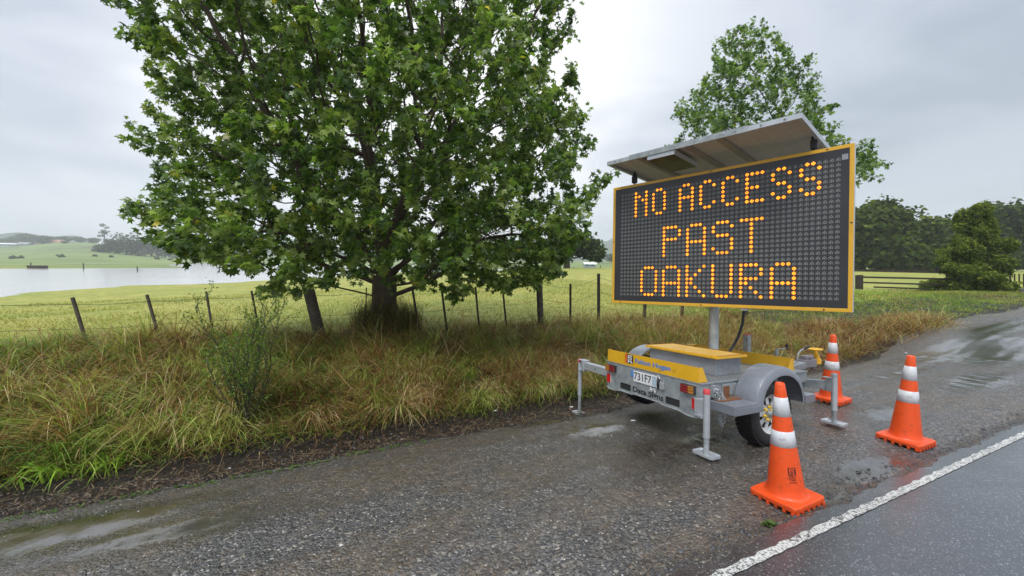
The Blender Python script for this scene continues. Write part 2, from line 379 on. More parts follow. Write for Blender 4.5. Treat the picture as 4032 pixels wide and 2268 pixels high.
# puddle places on the shoulder: (X, Y, radius along, radius across, strength)
PUD = []
for px, py, z, ra, rb, st in ((180, 2225, -.42, .75, .26, .95), (650, 2235, -.38, .5, .16, .8), (2330, 1700, -.2, .34, .22, .84), (2650, 1800, -.12, 1.0, .36, .50), (2200, 1640, -.33, .5, .12, .9),
                              (3420, 1850, -.03, .42, .15, 1.0), (3300, 1960, -.03, .35, .12, .6), (3500, 1620, 0, .55, .2, .7), (3850, 1480, .05, .9, .3, .8), (3800, 1330, .17, 2.2, .45, 1.35), (3980, 1345, .17, 2.0, .5, 1.35), (3990, 1262, .3, 2.5, .35, 1.2), (3560, 1420, .1, .9, .2, .75)):
    p = atz(px, py, z); PUD.append((p[0], p[1], ra, rb, st))
def gravel_mat():
    m, nt = newmat('wet_gravel'); P = pos(nt)
    TP = nd(nt, 'ShaderNodeMapping', {}, i0=nd(nt, 'ShaderNodeVectorRotate', {'rotation_type': 'Z_AXIS'}, Vector=P, Angle=-.43).outputs[0], i3=(.35, 1.5, 1)).outputs[0]
    big = noise(nt, TP, 1.3, 5, .6, .4); med = noise(nt, P, 3.2, 5, .6)
    v1 = voro(nt, P, 85); v2 = voro(nt, P, 44); v3 = voro(nt, P, 170)
    r = nd(nt, 'ShaderNodeSeparateColor', {}, i0=v1.outputs['Color']); r2 = nd(nt, 'ShaderNodeSeparateColor', {}, i0=v2.outputs['Color'])
    stone = ramp(nt, r.outputs[0], [(0, (.018, .017, .017)), (.5, (.065, .063, .060)), (.8, (.15, .142, .132)), (.96, (.24, .20, .15)), (1.0, (.58, .56, .52))])
    stone2 = ramp(nt, r2.outputs[1], [(0, (.026, .026, .026)), (.6, (.095, .094, .092)), (.9, (.18, .172, .16)), (1.0, (.36, .32, .26))])
    c = mix_(nt, math_(nt, 'GREATER_THAN', r2.outputs[0], .72), stone, stone2)
    mudf = smooth(nt, math_(nt, 'ADD', math_(nt, 'MULTIPLY', big.outputs[0], .65), math_(nt, 'MULTIPLY', med.outputs[0], .45)), .45, .62)
    mud = mix_(nt, smooth(nt, noise(nt, P, 14, 4).outputs[0], .35, .65), (.075, .050, .026), (.18, .125, .07))
    c = mix_(nt, math_(nt, 'MULTIPLY', mudf, smooth(nt, r.outputs[1], .1, .9, .85, .25)), c, mud)
    # puddles
    pud = None
    s3 = nd(nt, 'ShaderNodeSeparateXYZ', {}, i0=P)
    for X, Y, ra, rb, st in PUD:
        dx = math_(nt, 'SUBTRACT', s3.outputs[0], X); dy = math_(nt, 'SUBTRACT', s3.outputs[1], Y)
        a = math_(nt, 'DIVIDE', math_(nt, 'ADD', math_(nt, 'MULTIPLY', dx, .909), math_(nt, 'MULTIPLY', dy, .416)), ra)
        b_ = math_(nt, 'DIVIDE', math_(nt, 'ADD', math_(nt, 'MULTIPLY', dx, -.416), math_(nt, 'MULTIPLY', dy, .909)), rb)
        g = math_(nt, 'MULTIPLY', math_(nt, 'EXPONENT', math_(nt, 'MULTIPLY', math_(nt, 'ADD', math_(nt, 'MULTIPLY', a, a), math_(nt, 'MULTIPLY', b_, b_)), -.7)), st)
        pud = g if pud is None else math_(nt, 'MAXIMUM', pud, g)
    damp = noise(nt, P, 5.5, 6, .65, .3); lump = noise(nt, P, 24, 3, .6)
    pm = math_(nt, 'ADD', math_(nt, 'MULTIPLY', pud, .9), math_(nt, 'ADD', math_(nt, 'MULTIPLY', damp.outputs[0], .65), math_(nt, 'MULTIPLY', lump.outputs[0], .55)))
    pm = math_(nt, 'SUBTRACT', pm, math_(nt, 'MULTIPLY', r2.outputs[2], .10))
    pw = smooth(nt, pm, .93, 1.05); pd = smooth(nt, pm, .48, .9)
    c = mix_(nt, smooth(nt, pd, .25, .8, 0, .45), c, (.06, .045, .028))
    c = mix_(nt, math_(nt, 'MULTIPLY', pd, .35), c, (.03, .026, .022)); c = mix_(nt, math_(nt, 'MULTIPLY', pw, .5), c, (.045, .038, .030))
    rough = math_(nt, 'ADD', smooth(nt, pd, 0, 1, .42, .18), math_(nt, 'MULTIPLY', r.outputs[2], .2))
    rough = math_(nt, 'MULTIPLY', rough, smooth(nt, pw, 0, 1, 1, .38))
    h = math_(nt, 'ADD', math_(nt, 'MULTIPLY', v1.outputs['Distance'], -.8), math_(nt, 'ADD', math_(nt, 'MULTIPLY', v2.outputs['Distance'], -1.1), math_(nt, 'MULTIPLY', v3.outputs['Distance'], -.25)))
    h = math_(nt, 'ADD', h, math_(nt, 'MULTIPLY', noise(nt, P, 9, 5, .6).outputs[0], 1.6))
    b = nd(nt, 'ShaderNodeBsdfPrincipled', {}, Base_Color=c, Roughness=rough); b.inputs['Specular IOR Level'].default_value = .6
    bp = nd(nt, 'ShaderNodeBump', {}, Strength=smooth(nt, pw, 0, 1, 1.0, .02), Distance=.012, Height=h); nt.links.new(bp.outputs[0], b.inputs['Normal'])
    film = noise(nt, TP, 2.6, 6, .65, .3)
    nt.links.new(math_(nt, 'MAXIMUM', pw, math_(nt, 'MULTIPLY', smooth(nt, math_(nt, 'ADD', film.outputs[0], math_(nt, 'MULTIPLY', pd, .35)), .30, .56), math_(nt, 'ADD', .25, math_(nt, 'MULTIPLY', r2.outputs[2], .75)))), b.inputs['Coat Weight']); b.inputs['Coat Roughness'].default_value = .16; b.inputs['Coat IOR'].default_value = 1.75
    cb = nd(nt, 'ShaderNodeBump', {}, Strength=smooth(nt, pd, .2, 1, .6, .12), Distance=.010, Height=h); nt.links.new(cb.outputs[0], b.inputs['Coat Normal'])
    finish(nt, b); return m
def asphalt_mat():
    m, nt = newmat('wet_asphalt'); P = pos(nt)
    v1 = voro(nt, P, 150); v2 = voro(nt, P, 330); r = nd(nt, 'ShaderNodeSeparateColor', {}, i0=v1.outputs['Color'])
    c = ramp(nt, r.outputs[0], [(0, (.010, .012, .014)), (.6, (.028, .034, .040)), (.93, (.07, .08, .085)), (1, (.26, .26, .26))])
    n = noise(nt, P, 1.3, 5, .6, .4)
    mp = nd(nt, 'ShaderNodeMapping', {}, i0=P, i2=(0, 0, -.43), i3=(.35, 2.2, 1)).outputs[0]
    tr = noise(nt, mp, 1.6, 4, .6)
    wet = math_(nt, 'ADD', math_(nt, 'MULTIPLY', n.outputs[0], .4), math_(nt, 'MULTIPLY', tr.outputs[0], .6))
    rough = smooth(nt, wet, .38, .60, .28, .10)
    h = math_(nt, 'ADD', math_(nt, 'MULTIPLY', v1.outputs['Distance'], -1.0), math_(nt, 'MULTIPLY', v2.outputs['Distance'], -.3))
    b = nd(nt, 'ShaderNodeBsdfPrincipled', {}, Base_Color=c, Roughness=rough); b.inputs['Specular IOR Level'].default_value = .75
    bp = nd(nt, 'ShaderNodeBump', {}, Strength=smooth(nt, wet, .38, .60, .55, .18), Distance=.006, Height=h); nt.links.new(bp.outputs[0], b.inputs['Normal'])
    b.inputs['Coat Weight'].default_value = 1.0; b.inputs['Coat Roughness'].default_value = .16; b.inputs['Coat IOR'].default_value = 1.75
    cb = nd(nt, 'ShaderNodeBump', {}, Strength=.12, Distance=.005, Height=h); nt.links.new(cb.outputs[0], b.inputs['Coat Normal'])
    finish(nt, b); return m
def paint_mat():
    m, nt = newmat('road_line_paint'); P = pos(nt)
    n = noise(nt, P, 40, 6, .7); v1 = voro(nt, P, 95); n3 = noise(nt, P, 3, 3)
    f = math_(nt, 'ADD', math_(nt, 'MULTIPLY', n.outputs[0], .7), math_(nt, 'MULTIPLY', v1.outputs['Distance'], .35))
    f = math_(nt, 'ADD', f, math_(nt, 'MULTIPLY', n3.outputs[0], .2))
    c = mix_(nt, smooth(nt, f, .60, .74), (.64, .64, .60), (.10, .10, .095))
    b = nd(nt, 'ShaderNodeBsdfPrincipled', {}, Base_Color=c, Roughness=.4)
    bp = nd(nt, 'ShaderNodeBump', {}, Strength=.9, Distance=.008, Height=math_(nt, 'MULTIPLY', f, -1)); nt.links.new(bp.outputs[0], b.inputs['Normal'])
    finish(nt, b); return m
def soil_mat():
    m, nt = newmat('dark_soil'); P = pos(nt)
    n = noise(nt, P, 7, 6, .7); v = voro(nt, P, 45); n2 = noise(nt, P, 45, 4, .7)
    c = ramp(nt, n2, [(.3, (.006, .005, .004)), (.55, (.022, .015, .010)), (.75, (.06, .038, .022))])
    c = mix_(nt, smooth(nt, n.outputs[0], .55, .7, 0, .5), c, (.05, .06, .018))
    h = math_(nt, 'ADD', math_(nt, 'MULTIPLY', n2.outputs[0], 1.5), math_(nt, 'MULTIPLY', v.outputs['Distance'], -1))
    b = nd(nt, 'ShaderNodeBsdfPrincipled', {}, Base_Color=c, Roughness=.6)
    bp = nd(nt, 'ShaderNodeBump', {}, Strength=1, Distance=.03, Height=h); nt.links.new(bp.outputs[0], b.inputs['Normal'])
    finish(nt, b); return m
def field_mat():
    m, nt = newmat('pasture'); P = pos(nt)
    n = noise(nt, P, .25, 6, .6, .5); n2 = noise(nt, P, 2.2, 6, .65); n3 = noise(nt, P, 14, 5, .7)
    f = math_(nt, 'ADD', math_(nt, 'MULTIPLY', n2.outputs[0], .6), math_(nt, 'MULTIPLY', n3.outputs[0], .4))
    c = ramp(nt, f, [(.34, (.16, .17, .035)), (.5, (.33, .32, .075)), (.66, (.46, .43, .12))])
    c = mix_(nt, smooth(nt, n.outputs[0], .42, .62, 0, .6), c, (.20, .26, .05)); c = mix_(nt, smooth(nt, noise(nt, P, .9, 7, .7, .8).outputs[0], .58, .68, 0, .55), c, (.20, .17, .06))
    # farther flats are greener, the hill carries bushes and bare banks
    s3 = nd(nt, 'ShaderNodeSeparateXYZ', {}, i0=P)
    far = smooth(nt, s3.outputs[1], 60, 110)
    fg = ramp(nt, noise(nt, P, .03, 6, .6).outputs[0], [(.3, (.12, .16, .05)), (.5, (.17, .23, .065)), (.7, (.24, .28, .09))])
    c = mix_(nt, far, c, fg)
    hill = smooth(nt, s3.outputs[2], 3.0, 9.0)
    hc = ramp(nt, noise(nt, P, .02, 6, .65).outputs[0], [(.38, (.10, .10, .05)), (.5, (.15, .20, .06)), (.7, (.20, .30, .08))])
    c = mix_(nt, hill, c, hc)
    b = nd(nt, 'ShaderNodeBsdfPrincipled', {}, Base_Color=c, Roughness=.8); b.inputs['Specular IOR Level'].default_value = .2
    bp = nd(nt, 'ShaderNodeBump', {}, Strength=.8, Distance=.06, Height=f); nt.links.new(bp.outputs[0], b.inputs['Normal'])
    finish(nt, b); return m
def water_mat():
    m, nt = newmat('flood_water'); P = pos(nt)
    mp = nd(nt, 'ShaderNodeMapping', {}, i0=P, i2=(0, 0, .5), i3=(1, .6, 1)).outputs[0]
    n = noise(nt, mp, 1.1, 5, .65, .6); n2 = noise(nt, mp, .12, 4, .6)
    c = ramp(nt, n2, [(.35, (.52, .51, .50)), (.65, (.64, .63, .62))])
    b = nd(nt, 'ShaderNodeBsdfPrincipled', {}, Base_Color=c, Roughness=.12); b.inputs['Specular IOR Level'].default_value = .9
    bp = nd(nt, 'ShaderNodeBump', {}, Strength=.4, Distance=.06, Height=n.outputs[0]); nt.links.new(bp.outputs[0], b.inputs['Normal'])
    finish(nt, b); return m
M_gravel, M_asph, M_paint, M_soil, M_field, M_water = gravel_mat(), asphalt_mat(), paint_mat(), soil_mat(), field_mat(), water_mat()
def g_rough(X, Y, S, T_):
    a = .012*vnoise(X, Y, 6, 1)+.007*vnoise(X, Y, 17, 2)+.004*vnoise(X, Y, 45, 3)
    return a*sstep(S, 1.5, 1.9)
def edge_up(X, Y, S, T_): return .004+0*S
sheet('road', M_asph, lambda ts: np.concatenate([rows(-12.0, -1.0, 12)(ts), rows(-.98, 1.40, 40)(ts), rows(1.42, s_road, 4)(ts)]), TS, .012)
# the road sheet's broken outer edge, a real little drop to the gravel
sheet('road_edge', M_asph, lambda ts: rows(s_road, lambda t: s_road(t)+.018, 2)(ts), TS, 0.0, lambda X, Y, S, T_: np.where(np.arange(S.shape[0])[:, None] == 0, .012, -.02)+0*S)
sheet('road_line', M_paint, rows(lambda t: 1.345+.003*np.sin(t*41), lambda t: 1.400+.006*np.sin(t*33)+.004*np.sin(t*71+1), 6), TS, .0165)
sheet('gravel_shoulder', M_gravel, lambda ts: np.concatenate([rows(1.38, 2.0, 16)(ts), rows(2.03, s_gravel, 62)(ts)]), TS, -.006, g_rough)
sheet('verge_soil', M_soil, lambda ts: rows(s_gravel, 9.0, 70)(ts), TS, -.004, lambda X, Y, S, T_: (.03*vnoise(X, Y, 3.5, 5)+.015*vnoise(X, Y, 11, 6))*sstep(S-s_gravel(T_), .02, .25)*(1-sstep(S, 8.6, 9.0)))
sheet('far_verge', M_field, rows(-60.0, -12.0, 10), np.linspace(-80, 420, 60), -.01)
def field_rows(ts):
    s = np.concatenate([np.arange(9.0, 30, .5), np.geomspace(30, 1500, 110)]); return np.repeat(s[:, None], len(ts), 1)
TF = np.concatenate([-np.geomspace(1400, 40, 90), np.arange(-38, 60, 1.0), np.geomspace(61, 1500, 80)])
def fieldoff(X, Y, S, T_): return (.04*vnoise(X, Y, .8, 8)+.05*vnoise(X, Y, .25, 9))*sstep(S, 10, 14)*(1-sstep(Y, 40, 60))
sheet('pasture_field', M_field, field_rows, TF, -.004, fieldoff)
# flood water
me = fast_mesh('flood_water', [(-420, 14, WATER), (120, 14, WATER), (160, 420, WATER), (-420, 420, WATER)], np.array([[0, 1, 2, 3]]), M_water)
tag(mobj('flood_water', me), kind='structure')
def strip(px0, px1, py, z, wd):
    V = []; n = 24
    for k in range(n+1):
        px = px0+(px1-px0)*k/n; p = atz(px, py, z); w_ = wd*math.sin(math.pi*min(1, max(0.02, k/n)))**.5*(1+.3*math.sin(k*1.7))
        for sgn in (-1, 1): V.append((p[0], p[1]+sgn*w_, float(H(p[0], p[1]))+.3))
    Fc = [(2*k, 2*k+2, 2*k+3, 2*k+1) for k in range(n)]
    tag(mobj('flood_strip', fast_mesh('flood_strip', V, np.array(Fc), M_water)), kind='structure')
strip(190, 450, 1042, -.84, 10.0); strip(2180, 2250, 1057, .2, 3); strip(2330, 2480, 1047, .8, 4)
# distant ridges
def ridge(name, R, h0, amp, seed, az0=-85, az1=85):
    r = np.random.default_rng(seed); az = np.radians(np.linspace(az0, az1, 260)); ph = r.uniform(0, 6.28, 8)
    hh = h0+amp*sum(np.sin(az*f+p)/(1+.35*i) for i, (f, p) in enumerate(zip((3, 5.3, 8.1, 13, 21, 37, 61, 97), ph)))
    hh = np.maximum(hh, 3); V = []; 
    for k, (u, zf) in enumerate(((0, 0), (.06, .35), (.13, .75), (.2, 1.0), (.35, .6), (.5, 0))):
        rr = R*(1+u); V.append(np.stack([np.sin(az)*rr, np.cos(az)*rr, hh*zf*(1+.05*np.sin(az*50+k))-1.5], -1))
    V = np.concatenate(V); n = 260; i = (np.arange(5)[:, None]*n+np.arange(n-1)[None]).ravel()
    tag(mobj(name, fast_mesh(name, V, np.stack([i, i+1, i+n+1, i+n], -1), M_hill, True)), kind='structure')
M_hill = simple('bush_clad_hill', (.035, .055, .03), .9, var=.4, scale=.02)
ridge('hills', 1000, 62, 14, 3)

# ------------------------------------------------------------------ foliage builders
LEAF = np.array([(0, .30, 0), (0, 0, 0), (.16, .02, .0), (.50, -.06, -.07), (.30, .24, .01), (.60, .55, -.10), (.20, .55, .01), (0, 1.0, -.12), (-.20, .55, .01), (-.60, .55, -.10), (-.30, .24, .01), (-.50, -.06, -.07), (-.16, .02, .0)])
LEAF[0, 2] = -.05
LEAF_F = np.array([(0, k, k+1) for k in range(1, 12)] + [(0, 12, 1)])
LEAF_S = np.array([(0, 0, 0), (.55, .45, -.08), (0, 1.0, -.12), (-.55, .45, -.08)]); LEAF_SF = np.array([(0, 1, 2), (0, 2, 3)])
def frames(axis, nrm):
    a = axis/np.linalg.norm(axis, axis=1, keepdims=True); n = nrm-(nrm*a).sum(1, keepdims=True)*a; n /= np.linalg.norm(n, axis=1, keepdims=True)+1e-9
    return np.cross(a, n), a, n
def leaves(name, P, axis, nrm, size, tint, shape, faces, mat, parent=None, curl=None):
    x, y, z = frames(axis, nrm); S = shape[None]*size[:, None, None]
    if curl is not None: S[..., 2] += curl[:, None]*(shape[None, :, 0]**2)*size[:, None]
    V = P[:, None] + S[..., :1]*x[:, None] + S[..., 1:2]*y[:, None] + S[..., 2:]*z[:, None]
    n, k = len(P), len(shape); Fc = (faces[None]+np.arange(n)[:, None, None]*k).reshape(-1, faces.shape[1])
    c = np.repeat(tint, k, 0)
    return mobj(name, fast_mesh(name, V.reshape(-1, 3), Fc, mat, False, c), parent)
def unit(n, g=rng): v = g.normal(size=(n, 3)); return v/np.linalg.norm(v, axis=1, keepdims=True)
def skeleton(roots, attract, step=.24, infl=1.6, kill=.42, iters=90, trop=(0, 0, 0), seed=1):
    """space colonisation: returns nodes, parents"""
    r = random.Random(seed); nodes = [Vector(p) for p in roots[0]]; par = list(roots[1]); att = [Vector(a) for a in attract]
    trop = Vector(trop); alive = list(range(len(att)))
    for it in range(iters):
        if not alive: break
        kd = kdtree.KDTree(len(nodes))
        for i, p in enumerate(nodes): kd.insert(p, i)
        kd.balance(); pull = {}; keep = []
        for a in alive:
            _, i, d = kd.find(att[a])
            if d < kill: continue
            keep.append(a)
            if d < infl*(3 if it < 14 else 1.2): pull.setdefault(i, []).append((att[a]-nodes[i]).normalized())
        alive = keep
        if not pull: break
        for i, ds in pull.items():
            v = sum(ds, Vector())/len(ds) + Vector((r.uniform(-.2, .2), r.uniform(-.2, .2), r.uniform(-.15, .15)))+trop
            if v.length < 1e-3: continue
            q = nodes[i]+v.normalized()*step
            if par[i] >= 0 and (q-nodes[par[i]]).length < step*.5: continue
            nodes.append(q); par.append(i)
    return nodes, par
def branch_mesh(nodes, par, r_tip, expo, r_max=None, sides=6, gnarl=0, trunk=(0, 0)):
    n = len(nodes); ch = [[] for _ in range(n)]
    for i, p in enumerate(par):
        if p >= 0: ch[p].append(i)
    R = [0.0]*n
    for i in range(n-1, -1, -1): R[i] = max(r_tip, sum(R[c]**expo for c in ch[i])**(1/expo)) if ch[i] else r_tip
    if r_max:
        R = [min(x, r_max) for x in R]
    for i in range(trunk[0]): R[i] = trunk[1]*(1.18-.30*i/trunk[0])
    P = np.array([tuple(p) for p in nodes]); R = np.array(R); V = []; Fc = []; o = 0
    big = [i for i in range(n) if par[i] >= 0]
    i1 = np.array(big); i0 = np.array([par[i] for i in big]); A, B = P[i0], P[i1]
    ra = np.minimum(R[i0], R[i1]*1.5); rb = R[i1]; d = B-A; L = np.linalg.norm(d, axis=1, keepdims=True)+1e-9; d /= L
    A = A-d*ra[:, None]*.3
    u = np.cross(d, np.array([.31, .27, .91])); u /= np.linalg.norm(u, axis=1, keepdims=True); v = np.cross(d, u)
    for sel, sd in ((rb > .03, 10), (rb <= .03, 5 if sides > 5 else 4)):
        if not sel.any(): continue
        an = np.arange(sd)*2*math.pi/sd; c_, s_ = np.cos(an), np.sin(an)
        ring = u[sel][:, None]*c_[None, :, None]+v[sel][:, None]*s_[None, :, None]
        W = np.concatenate([A[sel][:, None]+ring*ra[sel][:, None, None], B[sel][:, None]+ring*rb[sel][:, None, None]], 1)
        k = np.arange(sd); f = np.stack([k, (k+1) % sd, sd+(k+1) % sd, sd+k], -1); m = sel.sum()
        Fc.append((f[None]+(np.arange(m)*2*sd)[:, None, None]).reshape(-1, 4)+o); V.append(W.reshape(-1, 3)); o += m*2*sd
    return np.concatenate(V), np.concatenate(Fc), R, ch
def depth_to_tip(ch):
    n = len(ch); d = [0]*n
    for i in range(n-1, -1, -1): d[i] = 1+max((d[c] for c in ch[i]), default=-1)
    return d
GREENS = np.array([(.035, .080, .012), (.055, .120, .016), (.085, .165, .022), (.045, .095, .014), (.13, .22, .035), (.18, .27, .055), (.24, .33, .09)])
def broadleaf(name, label, base, height, env, n_att, roots, leaf_size, per, shape, faces, tints, wind, step, kill, infl, r_tip, expo, seed, r_max=None, tipdep=2, group=None, dens=1.0, trunk_n=0, trunk_r=0):
    g = np.random.default_rng(seed); A = []
    while len(A) < n_att:
        q = env(g)
        if q is not None: A.append(q)
    nodes, par = skeleton(roots, A, step, infl, kill, 110, (0, 0, .02), seed)
    V, Fc, R, ch = branch_mesh(nodes, par, r_tip, expo, r_max, trunk=(trunk_n, trunk_r))
    root = empty(name, Matrix.Translation(base)); tag(root, label, 'tree', group)
    b = np.array(base)
    mobj('trunk', fast_mesh('trunk', V-b, Fc, M_bark, True), root)
    dep = np.array(depth_to_tip(ch)); P = np.array([tuple(p) for p in nodes]); par_ = np.array(par)
    sel = np.where((dep <= tipdep) & (par_ >= 0))[0]
    dirs = P[sel]-P[par_[sel]]; dirs /= np.linalg.norm(dirs, axis=1, keepdims=True)+1e-9
    cnt = np.maximum(1, g.poisson(per, len(sel))); idx = np.repeat(np.arange(len(sel)), cnt); n = len(idx)
    P0 = P[sel][idx]; d0 = dirs[idx]; back = g.uniform(-1.0, .35, n)[:, None]*step
    off = unit(n, g)*g.uniform(.2, 1.0, n)[:, None]*leaf_size*1.15
    LP = P0+d0*back+off
    ax = d0*.45+unit(n, g)*.75+off/leaf_size*.4+np.array(wind)
    nr = unit(n, g)*.8+np.array([0, -.35, .75])
    cl_t = g.uniform(0, 1, len(sel))[idx]; t = np.clip(cl_t*.6+g.uniform(0, 1, n)*.55, 0, .999)
    tint = tints[(t*len(tints)).astype(int)]*g.uniform(.8, 1.2, (n, 1))
    rare = g.uniform(0, 1, n) < .012; tint[rare] = tint[rare]*np.array([2.2, 1.4, .8])
    leaves('crown', LP-b, ax, nr, leaf_size*g.uniform(.6, 1.15, n), tint, shape, faces, M_leaf, root, g.uniform(-.5, .1, n))
    return root, nodes, par, R, n

# ---- the big roadside tree
TBX, TBY = -2.72, 8.2
TBZ = H(TBX, TBY)-.15
def lump(az, z, ph=(1.1, 2.7, .4)): return 1+.07*math.sin(3*az+ph[0]+z*.9)+.06*math.sin(5*az-z*1.7+ph[1])+.07*math.sin(9*az+z*3.1+ph[2])
_ez = [1.0, 1.5, 2.1, 3.0, 4.5, 6.0, 7.5, 9.0, 10.5, 11.4]; _er = [2.2, 3.6, 4.05, 4.25, 4.3, 4.45, 4.5, 4.0, 2.6, .6]
def env_big(g):
    z = g.uniform(1.05, 11.2) if g.uniform() > .18 else g.uniform(1.0, 2.6)
    if z > 7.9 and g.uniform() < .5: return None
    az = g.uniform(0, 2*math.pi); R = np.interp(z, _ez, _er)*lump(az, z)*(.93 if math.cos(az) < -.35 and 3.0 < z < 6 else 1); u = g.uniform()**.42; r = R*u
    X, Y = math.cos(az)*r+.02-.70*min(1, max(0, (z-4.2)/2.2)), math.sin(az)*r*(.72 if math.sin(az) < 0 else .9)
    if z < 1.6+.9*max(0, 1-r/2.4) and r < 2.4: return None
    if X < -1.2 and z < 1.55+.25*max(0, -X-2.6)+.2*math.sin(az*7): return None
    return (TBX+X, TBY+Y, z)
def limb_roots(bx, by, bz, zf, limbs, lean=(0, 0), step=.24):
    nodes = []; par = []; k = 0; z = bz
    while z < zf:
        nodes.append((bx+lean[0]*(z-bz), by+lean[1]*(z-bz), z)); par.append(len(nodes)-2 if nodes[1:] else -1); z += step
    top = len(nodes)-1; tp = Vector(nodes[top])
    for az, el, L, drop in limbs:
        a = max(0, top-drop); p = Vector(nodes[a]); d = Vector((math.cos(az)*math.cos(el), math.sin(az)*math.cos(el), math.sin(el))); pi = a
        for q in range(int(L/step)):
            d = (d+Vector((0, 0, .045 if el < .5 else -.01))+Vector((random.uniform(-.1, .1), random.uniform(-.1, .1), random.uniform(-.08, .08)))).normalized()
            p = p+d*step; nodes.append(tuple(p)); par.append(pi); pi = len(nodes)-1
    return nodes, par
limbs = [(3.05, .34, 2.6, 1), (2.7, .75, 2.6, 0), (.1, .30, 2.4, 2), (.35, .62, 2.4, 0), (-.5, .18, 1.6, 1), (-2.4, .35, 2.0, 0), (1.6, .5, 2.4, 0), (1.2, 1.35, 3.2, 0), (2.4, 1.15, 3.0, 0), (-1.2, 1.0, 2.2, 0), (4.2, .9, 2.4, 0), (.9, .95, 2.8, 1), (3.4, .15, 2.0, 2)]
big_tree, *_r = broadleaf('sycamore_tree', 'huge spreading green tree with star shaped leaves behind the wire fence', (TBX, TBY, TBZ), 11,
    env_big, 18500, limb_roots(TBX, TBY, TBZ, 1.5, limbs, (.02, 0)), .110, 24, LEAF, LEAF_F, GREENS*np.array([1.12, 1.06, 1.0]), (-.62, -.08, -.32), .21, .30, 1.25, .0046, 1.90, 11, r_max=.27, tipdep=3, trunk_n=5, trunk_r=.27)
print('big tree leaves', _r[-1])
# ---- tree behind the sign
T2X, T2Y = 9.3, 15.5; T2Z = H(T2X, T2Y)-.1
_e2z = [1.6, 2.4, 4.0, 6.0, 7.6, 8.9, 10.1, 11.0]; _e2r = [2.2, 3.6, 3.7, 3.15, 2.7, 2.05, 1.35, .5]
def env2(g):
    z = g.uniform(1.8, 11.0); az = g.uniform(0, 2*math.pi)
    if z < 4.7 and math.cos(az) > -.1: return None
    R = np.interp(z, _e2z, _e2r)*(lump(az, z, (.3, 1.2, 2.2))+.14*math.sin(4*az+z*2.6))*(1+.28*math.cos(az)*(z < 6.4)); r = R*g.uniform()**.45
    return (T2X-.35*max(0, (z-5)/5)+math.cos(az)*r, T2Y+math.sin(az)*r*.8, z)
tree2, *_r = broadleaf('sycamore_tree', 'narrow conical green tree rising behind the electronic sign', (T2X, T2Y, T2Z), 11,
    env2, 8500, limb_roots(T2X, T2Y, T2Z, 3.0, [(0, 1.4, 5.0, 0), (2, .6, 2, 1), (4, .6, 2, 2), (5.6, .7, 2, 0), (1, .9, 3, 0), (3.1, .9, 3, 0)], (0, 0), .3), .13, 16, LEAF, LEAF_F, GREENS*.98, (-.5, 0, -.2), .27, .36, 1.3, .005, 2.15, 21, tipdep=3)
print('tree2 leaves', _r[-1])

# ---- trees seen from farther away: crown of many leaf-sized sprays on a branching trunk
def far_tree(name, label, base, blobs, leafsz, n, tints, trunk_h, trunk_r, seed, cat='tree', group=None, sprayflat=.5, limbs_n=7, up=.6):
    g = np.random.default_rng(seed); root = empty(name, Matrix.Translation(base)); tag(root, label, cat, group); b = np.array(base)
    blobs = np.array(blobs, float); vol = blobs[:, 3]*blobs[:, 4]*blobs[:, 5]; k = g.choice(len(blobs), n, p=vol**.75/np.sum(vol**.75))
    d = unit(n, g); r = g.uniform(.45, 1.0, n)**.6
    r *= 1+.22*np.sin(d[:, 0]*7+k)*np.sin(d[:, 1]*6+2*k)+.12*np.sin(d[:, 2]*13+k)
    P = blobs[k, :3]+d*r[:, None]*blobs[k, 3:6]
    keep = vnoise(P[:, 0]*1.0+P[:, 2], P[:, 1]+P[:, 2]*1.3, 2.6/np.mean(blobs[:, 3:6]), seed) > -.42
    P, k, d = P[keep], k[keep], d[keep]; n = len(P)
    nr = d*.6+unit(n, g)*.7+np.array([0, 0, up]); ax = unit(n, g)+np.array([0, 0, -.15])
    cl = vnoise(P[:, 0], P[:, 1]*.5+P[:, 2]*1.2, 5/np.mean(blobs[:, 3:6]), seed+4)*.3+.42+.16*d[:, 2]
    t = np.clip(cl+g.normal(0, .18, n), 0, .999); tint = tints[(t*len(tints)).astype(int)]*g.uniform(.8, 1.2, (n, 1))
    sh = LEAF_S.copy(); sh[:, 0] *= 1.3
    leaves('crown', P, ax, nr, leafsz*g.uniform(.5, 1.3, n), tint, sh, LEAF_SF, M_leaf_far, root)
    mb = MB(); mb.tube([(0, 0, -.3), (0, 0, trunk_h*.5), (trunk_r*.3, 0, trunk_h)], [trunk_r*1.25, trunk_r, trunk_r*.8], 8)
    for q in range(limbs_n):
        c = blobs[q % len(blobs), :3]*g.uniform(.55, .95, 3); c[2] = blobs[q % len(blobs), 2]*g.uniform(.75, 1.05)
        mb.tube([(trunk_r*.2, 0, trunk_h*.92), tuple(c*np.array([.4, .4, .75])+np.array([0, 0, .1])), tuple(c)], [trunk_r*.6, trunk_r*.35, trunk_r*.12], 5)
    mb.build('trunk', M_bark, root); return root
DKG = np.array([(.014, .028, .006), (.026, .048, .009), (.048, .078, .013), (.085, .12, .022)])
MIDG = DKG*1.25; GOLD = np.array([(.035, .065, .009), (.075, .12, .015), (.14, .18, .025), (.23, .26, .04)])
def place(px, Y): x = (px-CX)/F*Y; return x, Y
def tree_px(name, label, px, Y, tops, seed, leafsz, n, tints, trunk_h, trunk_r, dz=0.0, **kw):
    """tops: list of blobs (px, py, half-width px, half-height px, depth m)"""
    X = (px-CX)/F*Y; z = float(H(X, Y))+dz; bl = []
    for bx, by, hw, hh, dy in tops:
        p = at(bx, by, Y); bl.append((p[0]-X, dy, p[2]-z, hw*Y/F, hw*Y/F*.8, hh*Y/F))
    return far_tree(name, label, (X, Y, z), bl, leafsz, n, tints, trunk_h, trunk_r, seed, **kw)
